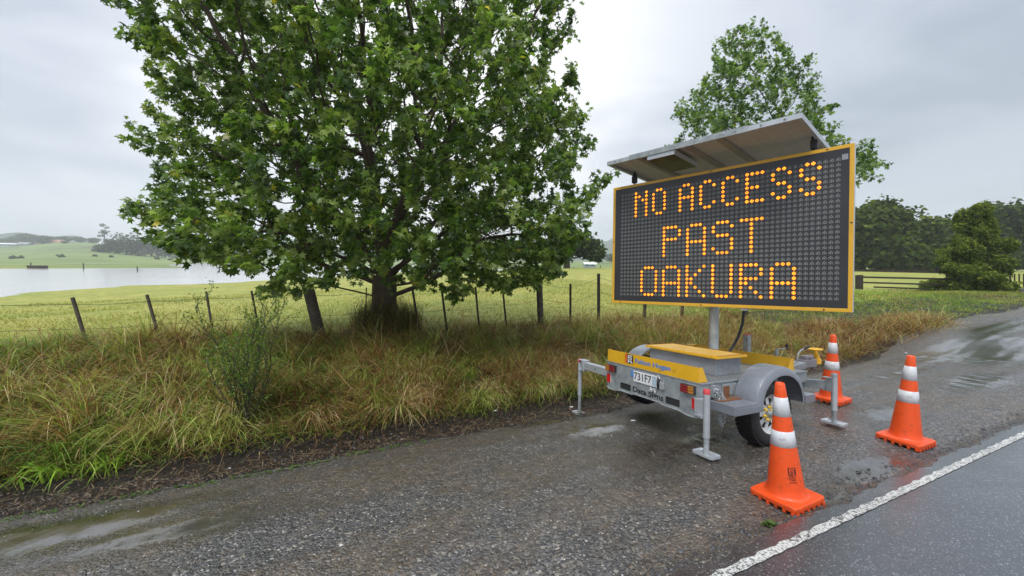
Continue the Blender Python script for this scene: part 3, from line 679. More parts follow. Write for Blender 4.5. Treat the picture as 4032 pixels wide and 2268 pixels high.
tree_px('totara_tree', 'lone round dark tree in the pasture between the big tree and the sign', 2230, 56, [(2250, 955, 105, 45, 0), (2195, 975, 75, 42, .5), (2320, 985, 58, 38, -.4), (2215, 915, 70, 40, .3), (2150, 990, 40, 28, 0), (2355, 1010, 28, 18, 0)], 31, .42, 5200, MIDG, 2.2, .42)
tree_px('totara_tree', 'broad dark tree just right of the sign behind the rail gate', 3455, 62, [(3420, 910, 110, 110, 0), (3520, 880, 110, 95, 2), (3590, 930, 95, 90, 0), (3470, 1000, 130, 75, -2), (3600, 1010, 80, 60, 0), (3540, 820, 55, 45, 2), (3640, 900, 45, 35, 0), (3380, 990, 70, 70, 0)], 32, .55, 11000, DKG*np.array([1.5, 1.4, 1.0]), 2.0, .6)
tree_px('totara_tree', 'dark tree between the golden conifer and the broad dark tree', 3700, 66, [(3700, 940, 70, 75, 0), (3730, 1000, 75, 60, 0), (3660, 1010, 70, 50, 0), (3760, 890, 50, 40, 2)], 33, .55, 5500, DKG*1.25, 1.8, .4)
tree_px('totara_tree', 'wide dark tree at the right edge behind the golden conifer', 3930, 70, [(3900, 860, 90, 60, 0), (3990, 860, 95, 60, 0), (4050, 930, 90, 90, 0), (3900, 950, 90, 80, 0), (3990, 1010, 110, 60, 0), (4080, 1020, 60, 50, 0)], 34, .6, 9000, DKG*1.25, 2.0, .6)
g = np.random.default_rng(77); cb = [(3840, 1000, 70, 110, 0), (3835, 1080, 95, 60, 0), (3850, 900, 50, 60, 0)]
for q in range(60):
    v_ = g.uniform(0, 1)**1.15; yy = 828+v_*310; half = 22+92*min(1, v_*1.6)**.85*(1 if v_ < .85 else .75); xx = 3848-14*v_+g.uniform(-1, 1)*half; cb.append((xx, yy, g.uniform(30, 50)*(.6+.5*v_), g.uniform(20, 34), g.uniform(-1.3, 1.3)*(.3+v_)))
tree_px('conifer_tree', 'bushy golden green conifer beside the rail gate', 3835, 23, cb, 35, .085, 85000, GOLD*1.25, .5, .16, sprayflat=.3, up=.45)
# hillside and flood plain trees
k = 0
for px, Y, hw, top, lab in ((25, 455, 30, 940, 'far hazy tree at the left end of the hilltop tree line'), (70, 460, 36, 925, 'tallest of the hazy trees above the farm shed'), (125, 450, 34, 922, 'round hazy tree on the hilltop between two shed trees'), (172, 445, 30, 930, 'darker hazy tree above the clay bank'),
                            (225, 470, 20, 938, 'flat topped hazy tree standing over the green paddock'), (262, 470, 18, 932, 'umbrella shaped hazy tree on the skyline'), (318, 475, 22, 938, 'low domed hazy tree on the skyline'), (372, 470, 18, 944, 'small hazy skyline tree left of the bare tree')):
    base = hor(px); zt = 1.75+(hor(px)-top)*Y/F; X, _ = place(px, Y); gz = float(H(X, Y)); h_ = max(6, zt-gz); wv = hw*Y/F
    g_ = np.random.default_rng(50+k); bl = [(g_.uniform(-.6, .6)*wv, g_.uniform(-.5, .5)*wv, h_*g_.uniform(.62, .86), wv*.55, wv*.5, h_*.16) for _ in range(7)]+[(0, 0, h_*.45, wv*.8, wv*.7, h_*.3)]
    far_tree('pine_tree' if k > 3 else 'hill_tree', lab, (X, Y, gz), bl, 1.6, 900, MIDG, h_*.5, .5, 50+k, group='trees along the far hilltop'); k += 1
far_tree('bare_tree', 'thin half bare tree standing above the dark riverside bushes', (*place(418, 330), float(H(*place(418, 330)))), [(0, 0, 15, 3, 3, 2), (-4, 0, 12, 2, 2, 1), (2, 0, 19, 1.5, 1.5, 1.2), (-2, 0, 21, 2, 2, 1)], .9, 260, MIDG, 16, .25, 70, limbs_n=9)
k = 0
for px, Y, hw, top, lab in ((405, 300, 34, 960, 'small hazy bush at the left end of the riverside bushes'), (455, 300, 40, 940, 'hazy grey green tree second in the riverside bushes'), (500, 295, 44, 920, 'tall hazy tree at the middle of the riverside bushes'), (560, 300, 45, 935, 'wide hazy riverside tree under the lowest left branches'),
                            (620, 305, 45, 945, 'hazy riverside tree half hidden by hanging leaves'), (700, 310, 55, 955, 'low hazy riverside trees under the big crown'), (800, 320, 60, 960, 'hazy tree clump seen through the lower left branches'), (920, 330, 70, 965, 'hazy tree clump seen left of the big trunk'), (1700, 340, 70, 985, 'hazy tree clump seen right of the big trunk'), (2440, 300, 60, 1000, 'hazy low bush at the left edge of the sign')):
    zt = 1.75+(hor(px)-top)*Y/F; X, _ = place(px, Y); gz = float(H(X, Y)); h_ = max(4, zt-gz); wv = hw*Y/F
    g_ = np.random.default_rng(80+k); bl = [(g_.uniform(-.7, .7)*wv, g_.uniform(-.5, .5)*wv, h_*g_.uniform(.35, .8), wv*.5, wv*.5, h_*.25) for _ in range(8)]+[(0, 0, h_*.3, wv, wv*.7, h_*.32)]
    far_tree('riverside_tree', lab, (X, Y, gz), bl, 1.1, 1300, MIDG*.85, h_*.4, .4, 80+k, group='trees along the far river bank'); k += 1
k = 0
for px, py, Y, hw in ((55, 1003, 230, 14), (85, 1002, 230, 10), (243, 1004, 225, 12), (375, 1006, 240, 6), (440, 1006, 240, 6), (258, 985, 400, 14), (620, 1007, 260, 8), (670, 1008, 260, 5)):
    X, _ = place(px, Y); gz = float(H(X, Y)); wv = hw*Y/F*.62
    far_tree('bush', ['round dark bush near the left edge of the far paddock', 'smaller dark bush next to the leftmost paddock bush', 'dark round bush below the green hill paddock', 'tiny bush on the far paddock fence below the bare tree', 'tiny bush on the far fence right of the bare tree', 'low dark bush on the hillside paddock', 'pale bush on the far fence below the hanging leaves', 'tiny pale bush beside the pale fence bush'][k], (X, Y, gz), [(0, 0, wv*.6, wv, wv, wv*.7)], .9, 160, MIDG, .5, .2, 110+k, cat='bush', group='bushes on the far paddock', limbs_n=2); k += 1

# farm buildings and posts in the flood
def shed(label, px, Y, wd, dp, ht, zoff=0.0, col_=M_white):
    X, _ = place(px, Y); z = float(H(X, Y))+zoff; r = empty('farm_shed', Matrix.Translation((X, Y, z))); tag(r, label, 'shed')
    MB().box(-wd/2, wd/2, 0, dp, -1, ht).build('wall', M_shedwall, r)
    MB().prism([(-.6, ht), (dp/2, ht+dp*.16), (dp+.6, ht), (dp/2, ht+dp*.16+.25)], -wd/2-.4, wd/2+.4, 'yz').build('roof', col_, r)
    n = max(2, int(wd/3))
    for q in range(n): MB().box(-wd/2+wd*(q+.25)/n, -wd/2+wd*(q+.6)/n, -.06, -.02, .6, ht*.8).build('window', M_dark, r)
M_shedwall = simple('shed_wall', (.35, .42, .46), .6)
shed('long pale farm shed on the far hill at the left edge', 35, 440, 26, 8, 2.6); shed('small blue and white shed right of the long farm shed', 92, 440, 12, 6, 2.4)
shed('small white shed across the pasture beyond the lone tree', 2322, 150, 4.2, 3, 1.2, .3)
def clay():
    g = np.random.default_rng(3); V = []; Fc = []; n = 30
    for i in range(n+1):
        px = 158+i*3.6; X = (px-CX)/F*452; z = float(H(X, 452)); h_ = 2.6*math.sin(math.pi*min(max(i/n, .03), .97))**.5*g.uniform(.8, 1.2)
        V += [(X, 449, z-.8), (X, 452, z+h_+.9), (X, 458, z-.8)]
    for i in range(n): a = 3*i; Fc += [(a, a+3, a+4, a+1), (a+1, a+4, a+5, a+2)]
    tag(mobj('clay_bank', fast_mesh('clay_bank', V, np.array(Fc), simple('red_clay', (.42, .2, .12), .9, scale=.3))), kind='structure')
clay()
M_post = simple('weathered_post', (.085, .07, .055), .85, var=.5, scale=14, bump=.8, dirt=((.25, .25, .22), .7))
M_postdark = simple('wet_dark_post', (.035, .026, .02), .7, var=.5, scale=20, bump=.6)
labs = ['dark post standing in the flood water left of the small one', 'short dark post standing in the middle of the flood water', 'dark post beside the wooden trough at the far shore', 'dark post at the far shore left of the lone round tree', 'short thin post in the field right of the lone tree trunk', 'thin post beside the water strip at the left of the sign']
for (px, y0, y1, z), lab in zip(((329, 1037, 1061, WATER), (541, 1049, 1067, WATER), (122, 1034, 1050, WATER+.1), (2196, 1035, 1056, None), (2257, 1037, 1045, None), (2362, 1039, 1050, None)), labs):
    if z is None:
        Y = 62 if px < 2200 else 95; X = (px-CX)/F*Y; z = float(H(X, Y)); h_ = (y1-y0)*Y/F; p = (X, Y, z)
    else:
        p = atz(px, y1, z); h_ = (y1-y0)*p[1]/F
    o = MB().tube([(0, 0, -.6), (0, 0, h_*.6), (.02, 0, h_)], [.11, .10, .09], 8).build('fence_post', M_postdark); o.location = p; tag(o, lab, 'post', 'posts standing in the flooded field')
p = atz(148, 1057, WATER); tr_ = empty('wooden_trough', Matrix.Translation(p)); tag(tr_, 'low dark wooden trough at the far water edge on the left', 'trough')
MB().box(-1.7, 1.7, -.5, .5, -.3, .55).build('side_boards', M_postdark, tr_, .03); MB().box(-1.8, 1.8, -.6, .6, .56, .66).build('rim', M_post, tr_)

# ------------------------------------------------------------------ wire fence
fence = empty('wire_fence', Matrix.Translation((*xy(8.0, -1), 0.1))); tag(fence, 'low post and wire fence running along the bank beneath the big tree', 'fence')
fo = np.array(fence.location)
posts = [(285, 1171, 335, 1330, .062, 0), (578, 1160, 620, 1305, .056, 0), (812, 1148, 835, 1290, .046, 0), (990, 1145, 1020, 1300, .044, 0), (1211, 1125, 1262, 1330, .20, 1), (1443, 1132, 1437, 1330, .03, 0), (1624, 1136, 1648, 1290, .06, 0), (1738, 1130, 1755, 1265, .06, 0), (1872, 1130, 1884, 1260, .06, 0), (1978, 1122, 1988, 1225, .06, 0), (2122, 1098, 2128, 1240, .15, 1), (2246, 1117, 2246, 1200, .07, 0), (2357, 1077, 2357, 1165, .10, 0)]
def fY(px): m = (px-CX)/F; return 8.0/(.909-.416*m)
tops = []
for px, py, bx, by, wd, kind_ in posts:
    Y = fY(px); a = at(px, py, Y); b = at(bx, by, Y+.02); d = (b-a); e = a+d*((a[2]-(float(H(b[0], b[1]))-.3))/(a[2]-b[2])); tops.append((a, e, wd))
    mb = MB(); A, B = Vector(a-fo), Vector(e-fo)
    if kind_:
        mb.tube([B, A+(B-A)*.05, A], [wd/2*1.02, wd/2, wd/2*.96], 12)
    else: mb.beam(B, A, wd*.72, wd*.5, (0, 1, 0))
    mb.build('post', M_post if (kind_ or px < 1000) else M_postdark, fence, .006)
# more posts beyond the picture and behind the sign
for t in list(np.arange(7.6, 13, 1.4))+list(np.arange(-12, -5.6, 1.3)):
    X, Y = xy(8.0, t); z = float(H(X, Y)); MB().beam(Vector((X, Y, z-.3))-Vector(fo), Vector((X+.02, Y, z+1.08))-Vector(fo), .07, .06, (0, 1, 0)).build('post', M_postdark, fence)
wires = []
for wi, (px0, fr) in enumerate(((0, .08), (0, .48), (0, .86))):
    pts = []
    x, y = xy(8.0, -12); pts.append(np.array([x, y, float(H(x, y))+1.0-fr*.9]))
    for a, e, wd in tops:
        up = a[2]-(.10 if wd > .15 else .03); z = up-fr*.92+(.0 if px0 else 0); f = (a[2]-z)/max(.3, a[2]-e[2]); p = a+(e-a)*f
        pts.append(p+np.array([.0, -wd/2-.004, 0]))
    for t in np.arange(7.6, 13.4, 2.8): x, y = xy(8.0, t); pts.append(np.array([x, y, float(H(x, y))+1.02-fr*.9]))
    fine = []
    for a, b in zip(pts[:-1], pts[1:]):
        for q in range(6): u = q/6; s_ = a*(1-u)+b*u; s_ = s_+np.array([0, 0, -.02*4*u*(1-u)]); fine.append(s_)
    fine.append(pts[-1]); mb = MB(); mb.tube([Vector(q-fo) for q in fine], .0038, 4, cap=False)
    if wi != 1:     # barbs
        for a, b in zip(fine[:-1], fine[1:]):
            L = np.linalg.norm(b-a)
            if L > 3: continue
            for u in np.arange(.05, L, .13)/L:
                c = a*(1-u)+b*u-fo; e = unit(1)[0]*.012; mb.tube([Vector(c-e), Vector(c+e)], .0025, 3, cap=False)
    mb.build('wire', M_dark, fence)

# rail gate at the right
gate = empty('rail_fence', Matrix.Translation((*place(3580, 23.5), float(H(*place(3580, 23.5)))))); tag(gate, 'dark four rail timber fence in front of the pasture beside the golden conifer', 'fence'); go = np.array(gate.location)
def gpt(px, py, Y): return Vector(at(px, py, Y)-go)
for (xa, ya, xb, yb), hh in zip(((3345, 1063, 3775, 1073), (3392, 1091, 3775, 1100), (3392, 1112, 3775, 1123), (3440, 1130, 3770, 1142)), (.15, .11, .10, .09)):
    MB().beam(gpt(xa, ya, 24.5), gpt(xb, yb, 23), .04, hh).build('rail', M_postdark, gate)
for px, top, bot, Y, wd in ((3383, 1083, 1150, 24.2, .30), (3768, 1064, 1165, 22.9, .26)):
    MB().beam(gpt(px, bot, Y+.1), gpt(px, top, Y+.1), wd, wd*.8, (0, 1, 0)).build('post', M_postdark, gate)
wf = empty('wire_fence', Matrix.Translation((*place(3960, 24), float(H(*place(3960, 24)))))); tag(wf, 'thin wire fence with many battens at the right edge past the conifer', 'fence'); wo_ = np.array(wf.location)
for q, px in enumerate(range(3905, 4200, 18)):
    Y = 27-q*.25; MB().beam(Vector(at(px, 1135, Y)-wo_), Vector(at(px, 1078, Y)-wo_), .05 if q % 4 else .10, .05, (0, 1, 0)).build('post', M_postdark, wf)
for py in (1082, 1096, 1112):
    MB().tube([Vector(at(3900, py, 27.1)-wo_), Vector(at(4200, py+4, 22.9)-wo_)], .006, 4).build('wire', M_dark, wf)

# ------------------------------------------------------------------ grasses
def blades(name, label, P, L, W, dirs, bend, tint, segs=4, parent=None, kind='stuff', cat='grass', mat=None):
    """curved tapering blades: rooted at P, first heading 'dirs' then bending over"""
    n = len(P); up = dirs/np.linalg.norm(dirs, axis=1, keepdims=True); hz = up.copy(); hz[:, 2] = 0; hz += rng.normal(0, .15, (n, 3))*np.array([1, 1, 0]); hz /= np.linalg.norm(hz, axis=1, keepdims=True)+1e-9
    side = np.cross(hz, np.array([0, 0, 1.])); side = side*np.cos(rng.uniform(-1, 1, n))[:, None]+hz*np.sin(rng.uniform(-1, 1, n))[:, None]
    pts = [P]; d = up
    for k in range(segs):
        pts.append(pts[-1]+d*(L/segs)[:, None]); d = d+(hz*.7+np.array([0, 0, -.75]))*(bend*(.35+.5*k))[:, None]; d = d/np.linalg.norm(d, axis=1, keepdims=True)
    V = []
    for k, p in enumerate(pts):
        wv = (W*(1-(k/segs)**1.6)*(.75 if k == 0 else 1))[:, None]*.5
        if k < segs: V += [p-side*wv, p+side*wv]
        else: V += [p]
    V = np.stack(V, 1); m = V.shape[1]; Fq = np.array([(2*k, 2*k+1, 2*k+3, 2*k+2) for k in range(segs-1)]); Ft = np.array([(2*segs-2, 2*segs-1, 2*segs)])
    o = np.arange(n)[:, None, None]*m
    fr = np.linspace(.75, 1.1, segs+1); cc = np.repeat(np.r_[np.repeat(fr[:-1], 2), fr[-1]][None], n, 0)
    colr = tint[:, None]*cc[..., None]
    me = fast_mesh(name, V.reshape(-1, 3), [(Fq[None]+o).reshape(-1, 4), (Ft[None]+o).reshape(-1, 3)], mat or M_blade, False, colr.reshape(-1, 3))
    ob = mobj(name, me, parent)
    if label or kind: tag(ob, label, cat, kind=kind)
    return ob
G_GREEN = np.array([(.06, .13, .018), (.12, .23, .028), (.20, .33, .04), (.34, .44, .07), (.52, .56, .14)])
G_BROWN = np.array([(.10, .042, .016), (.20, .090, .032), (.33, .165, .06), (.48, .30, .125), (.70, .56, .31)])
def clumps(n_cl, per, srange, trange, green_fn, Lr, seed, spread=.16, wr=(.006, .012), flop=.5, keep=None, segs=4, ups=1.0):
    g = np.random.default_rng(seed); s = g.uniform(*srange, n_cl); t = g.uniform(*trange, n_cl)
    if keep is not None: k = keep(s, t, g); s, t = s[k], t[k]
    X, Y = xy(s, t); n_cl = len(X); cnt = g.poisson(per, n_cl)+3; idx = np.repeat(np.arange(n_cl), cnt); n = len(idx)
    lean = g.uniform(0, 2*math.pi, n_cl); ln = np.stack([np.cos(lean), np.sin(lean)], -1)*g.uniform(.1, flop, n_cl)[:, None]+np.array([-.22, -.12])
    off = g.normal(0, spread, (n, 2)); PX, PY = X[idx]+off[:, 0], Y[idx]+off[:, 1]; Z = H(PX, PY)-.02
    L = g.uniform(*Lr, n_cl)[idx]*g.uniform(.55, 1.15, n)
    dirs = np.stack([ln[idx, 0]+off[:, 0]*2.0+g.normal(0, .3, n), ln[idx, 1]+off[:, 1]*2.0+g.normal(0, .3, n), ups*np.ones(n)], -1)
    gr = green_fn(s, t, g)[idx]; isg = g.uniform(0, 1, n) < gr
    ta = np.clip(g.uniform(0, 1, n_cl)[idx]*.6+g.uniform(0, 1, n)*.5, 0, .999)
    tint = np.where(isg[:, None], G_GREEN[(ta*5).astype(int)], G_BROWN[(ta*5).astype(int)])*g.uniform(.8, 1.2, (n, 1))
    return np.stack([PX, PY, Z], -1), L, g.uniform(*wr, n), dirs, g.uniform(.35, 1.2, n), tint
def gfun(s, t, g):
    v = .62+.55*vnoise(s*1.0, t*1.0, 1.3, 41)+.25*vnoise(s, t, 3.3, 42)
    v = v-.38*sstep(t, 5.5, 7.5)*(1-sstep(s, 7.0, 8.0))+.28*np.exp(-((s-7.2)/.7)**2)*np.exp(-((t-6)/1.6)**2)-.25*np.exp(-((s-5.6)/.5)**2)*np.exp(-((t-.6)/.5)**2)
    return np.clip(v, .05, .97)
inview = lambda s, t, g: ((xy(s, t)[0]/np.maximum(.1, xy(s, t)[1])) > -1.5)
# bank: low thatch, then separate arching tussocks of their own colours
a = clumps(3000, 20, (5.45, 8.3), (-6.2, 11.5), lambda s, t, g: gfun(s, t, g)*.8, (.16, .36), 1, keep=inview)
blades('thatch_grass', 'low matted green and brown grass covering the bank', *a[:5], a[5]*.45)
def tussocks(n, seed, srange=(5.55, 8.25), trange=(-5.9, 11.0)):
    g = np.random.default_rng(seed); s = g.uniform(*srange, n); t = g.uniform(*trange, n); k = inview(s, t, g); s, t = s[k], t[k]; n = len(s)
    X, Y = xy(s, t); big = g.uniform(.6, 1.25, n)*(1+.25*(t < -1.2)); cnt = (g.uniform(45, 120, n)*big).astype(int); idx = np.repeat(np.arange(n), cnt); m = len(idx)
    r = np.abs(g.normal(0, .055, m))*big[idx]; az = g.uniform(0, 6.28, m); PX, PY = X[idx]+np.cos(az)*r, Y[idx]+np.sin(az)*r
    lean = g.normal(0, .35, (n, 2))+np.array([-.32, -.22])
    out = .35+.75*g.uniform(0, 1, m)
    dirs = np.stack([np.cos(az)*out+lean[idx, 0], np.sin(az)*out+lean[idx, 1], 1.15*np.ones(m)], -1)
    L = (.34+.26*g.uniform(0, 1, n))[idx]*big[idx]*g.uniform(.6, 1.2, m)
    gp_ = gfun(s, t, g); th = g.uniform(0, 1, n) < gp_; mixed = g.uniform(0, 1, m) < .18; isg = th[idx] ^ mixed
    base = g.uniform(.0, .75, n); ta = np.clip(base[idx]+g.uniform(0, .45, m), 0, .999); ti = (ta*5).astype(int)
    tint = np.where(isg[:, None], G_GREEN[ti], G_BROWN[ti])*g.uniform(.8, 1.2, (m, 1))
    return np.stack([PX, PY, H(PX, PY)-.02], -1), L, g.uniform(.0065, .0135, m), dirs, (g.uniform(.15, 1.3, n)[idx])*g.uniform(.7, 1.3, m), tint
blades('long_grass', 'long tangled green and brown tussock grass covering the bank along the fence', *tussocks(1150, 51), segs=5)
blades('fence_grass', 'taller rank grass growing up through the bottom wires of the fence', *tussocks(330, 52, (7.35, 8.3), (-6.2, 6.5)), segs=5)
# taller, straighter seeding stems and dead stalks at the bank
a = clumps(900, 9, (5.8, 8.4), (-5.6, 9), lambda s, t, g: np.full(len(s), .25), (.6, .95), 2, .12, (.004, .007), .3, keep=inview)
blades('dry_stalks', 'thin dry brown stalks standing among the bank grass', *a[:5], a[5]*np.array([.8, .62, .55]))
g = np.random.default_rng(55); n = 2600; s_ = g.uniform(5.6, 8.2, n); t_ = g.uniform(-5.6, 10, n); X_, Y_ = xy(s_, t_); az = g.uniform(0, 6.28, n); ta = (g.uniform(.2, .999, n)*5).astype(int)
blades('fallen_straw', 'long pale straw stems lying crossed over the bank grass', np.stack([X_, Y_, H(X_, Y_)+g.uniform(.05, .28, n)], -1), g.uniform(.35, .85, n), g.uniform(.006, .011, n), np.stack([np.cos(az), np.sin(az)*.6-.2, g.uniform(.1, 1.3, n)], -1), g.uniform(.0, .35, n), np.where((g.uniform(0, 1, n) < .2)[:, None], G_GREEN[ta], G_BROWN[ta]))
# front fringe leaning over the mulch
a = clumps(300, 20, (5.4, 5.75), (-4.6, 7.2), lambda s, t, g: np.clip(.55+.5*vnoise(s, t, 2.1, 44), .1, .9), (.25, .5), 3, .13, (.006, .012), .5, keep=inview)
blades('fringe_grass', 'yellow green grass fringe leaning out over the dark soil', *a)
# brown grass behind the trailer, thinning out to the right
a = clumps(1100, 24, (5.2, 7.4), (6.0, 17.5), lambda s, t, g: np.clip(.12+.2*(s > 6.5)+.1*vnoise(s, t, 1, 7), 0, 1), (.4, .68), 4, .18, (.008, .015), .5, keep=lambda s, t, g: s < 7.4-.14*(t-7)+.2*np.sin(t*2))
blades('dead_grass', 'brown dead grass strip at the gravel edge behind the trailer', *a)
# mown verge in front of the gate
a = clumps(3600, 14, (5.3, 12.5), (10.5, 34), lambda s, t, g: np.clip(.78+.45*vnoise(s, t, .6, 9), .2, 1), (.08, .24), 5, .22, (.012, .022), .4, segs=3, keep=lambda s, t, g: (s > 5.4+.03*(t-10)))
blades('verge_grass', 'short bright green grass verge between gravel and the rail fence', *a)
# pasture near the fence
g = np.random.default_rng(6); s_ = 8.2+ (g.uniform(0, 1, 60000)**1.5)*20; t_ = g.uniform(-14, 16, 60000); X_, Y_ = xy(s_, t_); kp = (X_/Y_ > -1.45) & (X_/Y_ < .4); X_, Y_, s_ = X_[kp], Y_[kp], s_[kp]; n = len(X_)
mixp = np.clip(.5+.5*vnoise(X_, Y_, .9, 12)+g.normal(0, .2, n), 0, .999); PG = np.array([(.24, .26, .05), (.30, .31, .065), (.38, .37, .09), (.44, .42, .12)])
blades('pasture_grass', 'short yellow green pasture grass beyond the wire fence', np.stack([X_, Y_, H(X_, Y_)-.01], -1), g.uniform(.05, .13, n)*(1+.0*s_), g.uniform(.012, .02, n)*(1+.06*(s_-8)), np.stack([g.normal(0, .7, n), g.normal(0, .7, n), np.ones(n)], -1), g.uniform(.2, .8, n), PG[(mixp*4).astype(int)], segs=2)
# coarse clump wrapping the big trunk
g = np.random.default_rng(8); n = 5200; az = g.uniform(0, 6.28, n); rr = g.uniform(.30, .66, n); P_ = np.stack([TBX+.1+np.cos(az)*rr*1.15, TBY-.1+np.sin(az)*rr, np.zeros(n)], -1); P_[:, 2] = H(P_[:, 0], P_[:, 1]); ta = (g.uniform(0, .999, n)*5).astype(int)
blades('dry_vines', 'tangle of dry grass and vines climbing around the big trunk', P_, g.uniform(.4, 1.25, n), g.uniform(.006, .012, n), np.stack([-np.cos(az)*.22+g.normal(0, .12, n), -np.sin(az)*.18+g.normal(0, .12, n), np.ones(n)], -1), g.uniform(.05, .7, n), np.where((g.uniform(0, 1, n) < .45)[:, None], G_GREEN[ta], G_BROWN[ta])*.5, segs=6)
# bright broad-leaved clump at the lower left
def clump_plant(name, label, cat, px, py, z, n, Lr, wr, seed, tint, spread=.1, bend=(.5, 1.1), lean=(0, 0), segs=6):
    g = np.random.default_rng(seed); p = atz(px, py, z); z0 = float(H(p[0], p[1])); P_ = np.stack([p[0]+g.normal(0, spread, n), p[1]+g.normal(0, spread, n), np.full(n, z0-.01)], -1)
    ob = blades(name, label, P_-np.array([p[0], p[1], z0]), g.uniform(*Lr, n), g.uniform(*wr, n), np.stack([g.normal(lean[0], .45, n), g.normal(lean[1], .45, n), np.ones(n)], -1), g.uniform(*bend, n), tint[(g.uniform(0, .999, n)*len(tint)).astype(int)], segs=segs, kind=None, cat=cat)
    ob.location = (p[0], p[1], z0); return ob
BR = np.array([(.22, .40, .03), (.32, .52, .04), (.17, .32, .03), (.42, .56, .06)])
clump_plant('broad_grass', 'bright lime green broad leaved clump at the lower left of the verge', 'plant', 215, 1870, -.45, 60, (.3, .55), (.014, .026), 21, BR, .08, lean=(-.3, -.3))
clump_plant('broad_grass', 'green broad leaved clump just right of the lime green one', 'plant', 430, 1830, -.45, 50, (.25, .5), (.012, .02), 22, BR*.75, .1, lean=(.2, -.3))
clump_plant('reed_clump', 'few tall thin grass stems rising at the far left edge', 'plant', 60, 1560, -.1, 16, (.9, 1.25), (.006, .011), 23, G_GREEN[1:4], .09, (.1, .5), (.15, .1), 8)
clump_plant('tussock', 'pale straw tussock at the foot of the bank left of the trailer', 'plant', 1640, 1590, -.4, 420, (.3, .62), (.006, .010), 24, G_BROWN[2:], .13, (.4, 1.1), (-.1, -.25))
clump_plant('tussock', 'brown tussock leaning over behind the left jack of the trailer', 'plant', 2230, 1490, -.4, 420, (.35, .7), (.006, .010), 25, G_BROWN[1:4], .15, (.4, 1.1), (-.2, -.1))
clump_plant('tussock', 'dark brown tussock left of the dark green shrub', 'plant', 680, 1650, -.4, 380, (.35, .7), (.006, .010), 26, G_BROWN[:3], .15, (.3, 1.0), (-.1, -.1))

for q, (px, py, z, n_, a_, b_) in enumerate(((30, 1640, -.3, 90, .5, .95), (140, 1560, -.2, 110, .5, .9), (300, 1600, -.25, 90, .4, .8), (60, 1760, -.4, 80, .4, .7), (420, 1700, -.35, 80, .35, .6))):
    clump_plant('tall_grass', ['tall green bladed grass clump at the far left frame edge', 'tall green grass clump second from the left edge', 'green and straw grass clump below the leftmost fence post', 'low arching green grass clump at the left just above the soil', 'green grass clump between the lime clump and the dark shrub'][q], 'plant', px, py, z, n_, (a_, b_), (.010, .018), 60+q, G_GREEN[1:], .11, (.25, 1.0), (-.1, -.2))
# litter of straw on the soil
g = np.random.default_rng(9); n = 9000; s_ = g.uniform(0, 1, n); t_ = g.uniform(-6, 11, n); s_ = s_gravel(t_)-.12+np.abs(g.normal(0, .5, n)); X_, Y_ = xy(s_, t_)
az = g.uniform(0, 6.28, n); P_ = np.stack([X_, Y_, H(X_, Y_)+.02+g.uniform(0, .035, n)], -1)
SB = np.array([(.04, .022, .014), (.09, .048, .026), (.20, .12, .06), (.42, .32, .18), (.02, .014, .010)])
blades('straw_litter', 'dead straw and twigs scattered on the dark soil strip', P_, np.where(g.uniform(0, 1, n) < .06, g.uniform(.2, .45, n), g.uniform(.02, .14, n)), g.uniform(.004, .010, n), np.stack([np.cos(az), np.sin(az), g.uniform(-.02, .18, n)], -1), g.uniform(0, .08, n), SB[(g.uniform(0, .999, n)*5).astype(int)], segs=2)
# clods on the soil and stones on the gravel
def stones(name, label, X, Y, r, tint, seed, flat=.6, mat=None, zoff=0.0):
    g = np.random.default_rng(seed); n = len(X)
    base = np.array([(1, 0, 0), (.31, .95, 0), (-.81, .59, 0), (-.81, -.59, 0), (.31, -.95, 0), (.4, .3, .8), (-.45, .35, .75), (0, -.5, .8)])
    fc = np.array([(0, 1, 5), (1, 2, 6), (1, 6, 5), (2, 3, 6), (3, 4, 7), (3, 7, 6), (4, 0, 7), (0, 5, 7), (5, 6, 7)])
    V = base[None]*g.uniform(.7, 1.25, (n, 8, 3)); a = g.uniform(0, 6.28, n); c, s = np.cos(a)[:, None], np.sin(a)[:, None]
    x = V[..., 0]*c-V[..., 1]*s; y = V[..., 0]*s+V[..., 1]*c; st = g.uniform(.6, 1.0, n)[:, None]
    V = np.stack([x*r[:, None], y*st*r[:, None], V[..., 2]*flat*r[:, None]-.15*r[:, None]], -1)+np.stack([X, Y, H(X, Y)+zoff], -1)[:, None]
    me = fast_mesh(name, V.reshape(-1, 3), (fc[None]+np.arange(n)[:, None, None]*8).reshape(-1, 3), mat or M_stone, False, np.repeat(tint, 8, 0))
    return tag(mobj(name, me), label, 'stones', kind='stuff')
def stone_mat():
    m, nt = newmat('stone'); a = nd(nt, 'ShaderNodeAttribute', {'attribute_name': 'tint'}).outputs['Color']
    b = nd(nt, 'ShaderNodeBsdfPrincipled', {}, Base_Color=a, Roughness=.38); b.inputs['Specular IOR Level'].default_value = .6
    finish(nt, b); return m
M_stone = stone_mat()
g = np.random.default_rng(10); n = 26000
s_ = 1.55+g.uniform(0, 1, n)*3.1; t_ = -4.2+g.uniform(0, 1, n)**1.25*15; X_, Y_ = xy(s_, t_); kp = (s_ < s_gravel(t_)) & (Y_ > 1.2) & (g.uniform(0, 1, n) < .30+.5*(vnoise(X_, Y_, 4, 3) > .1)); X_, Y_ = X_[kp], Y_[kp]; n = len(X_)
ST = np.array([(.035, .035, .036), (.055, .055, .057), (.08, .08, .082), (.11, .108, .105), (.12, .095, .06), (.22, .19, .15), (.50, .48, .45)])
ki = np.clip((g.uniform(0, 1, n)**1.5*6.2).astype(int), 0, 6); ki[g.uniform(0, 1, n) < .012] = 6
zr = (.012*vnoise(X_, Y_, 6, 1)+.007*vnoise(X_, Y_, 17, 2)+.004*vnoise(X_, Y_, 45, 3))*sstep(sst(X_, Y_)[0], 1.5, 1.9)
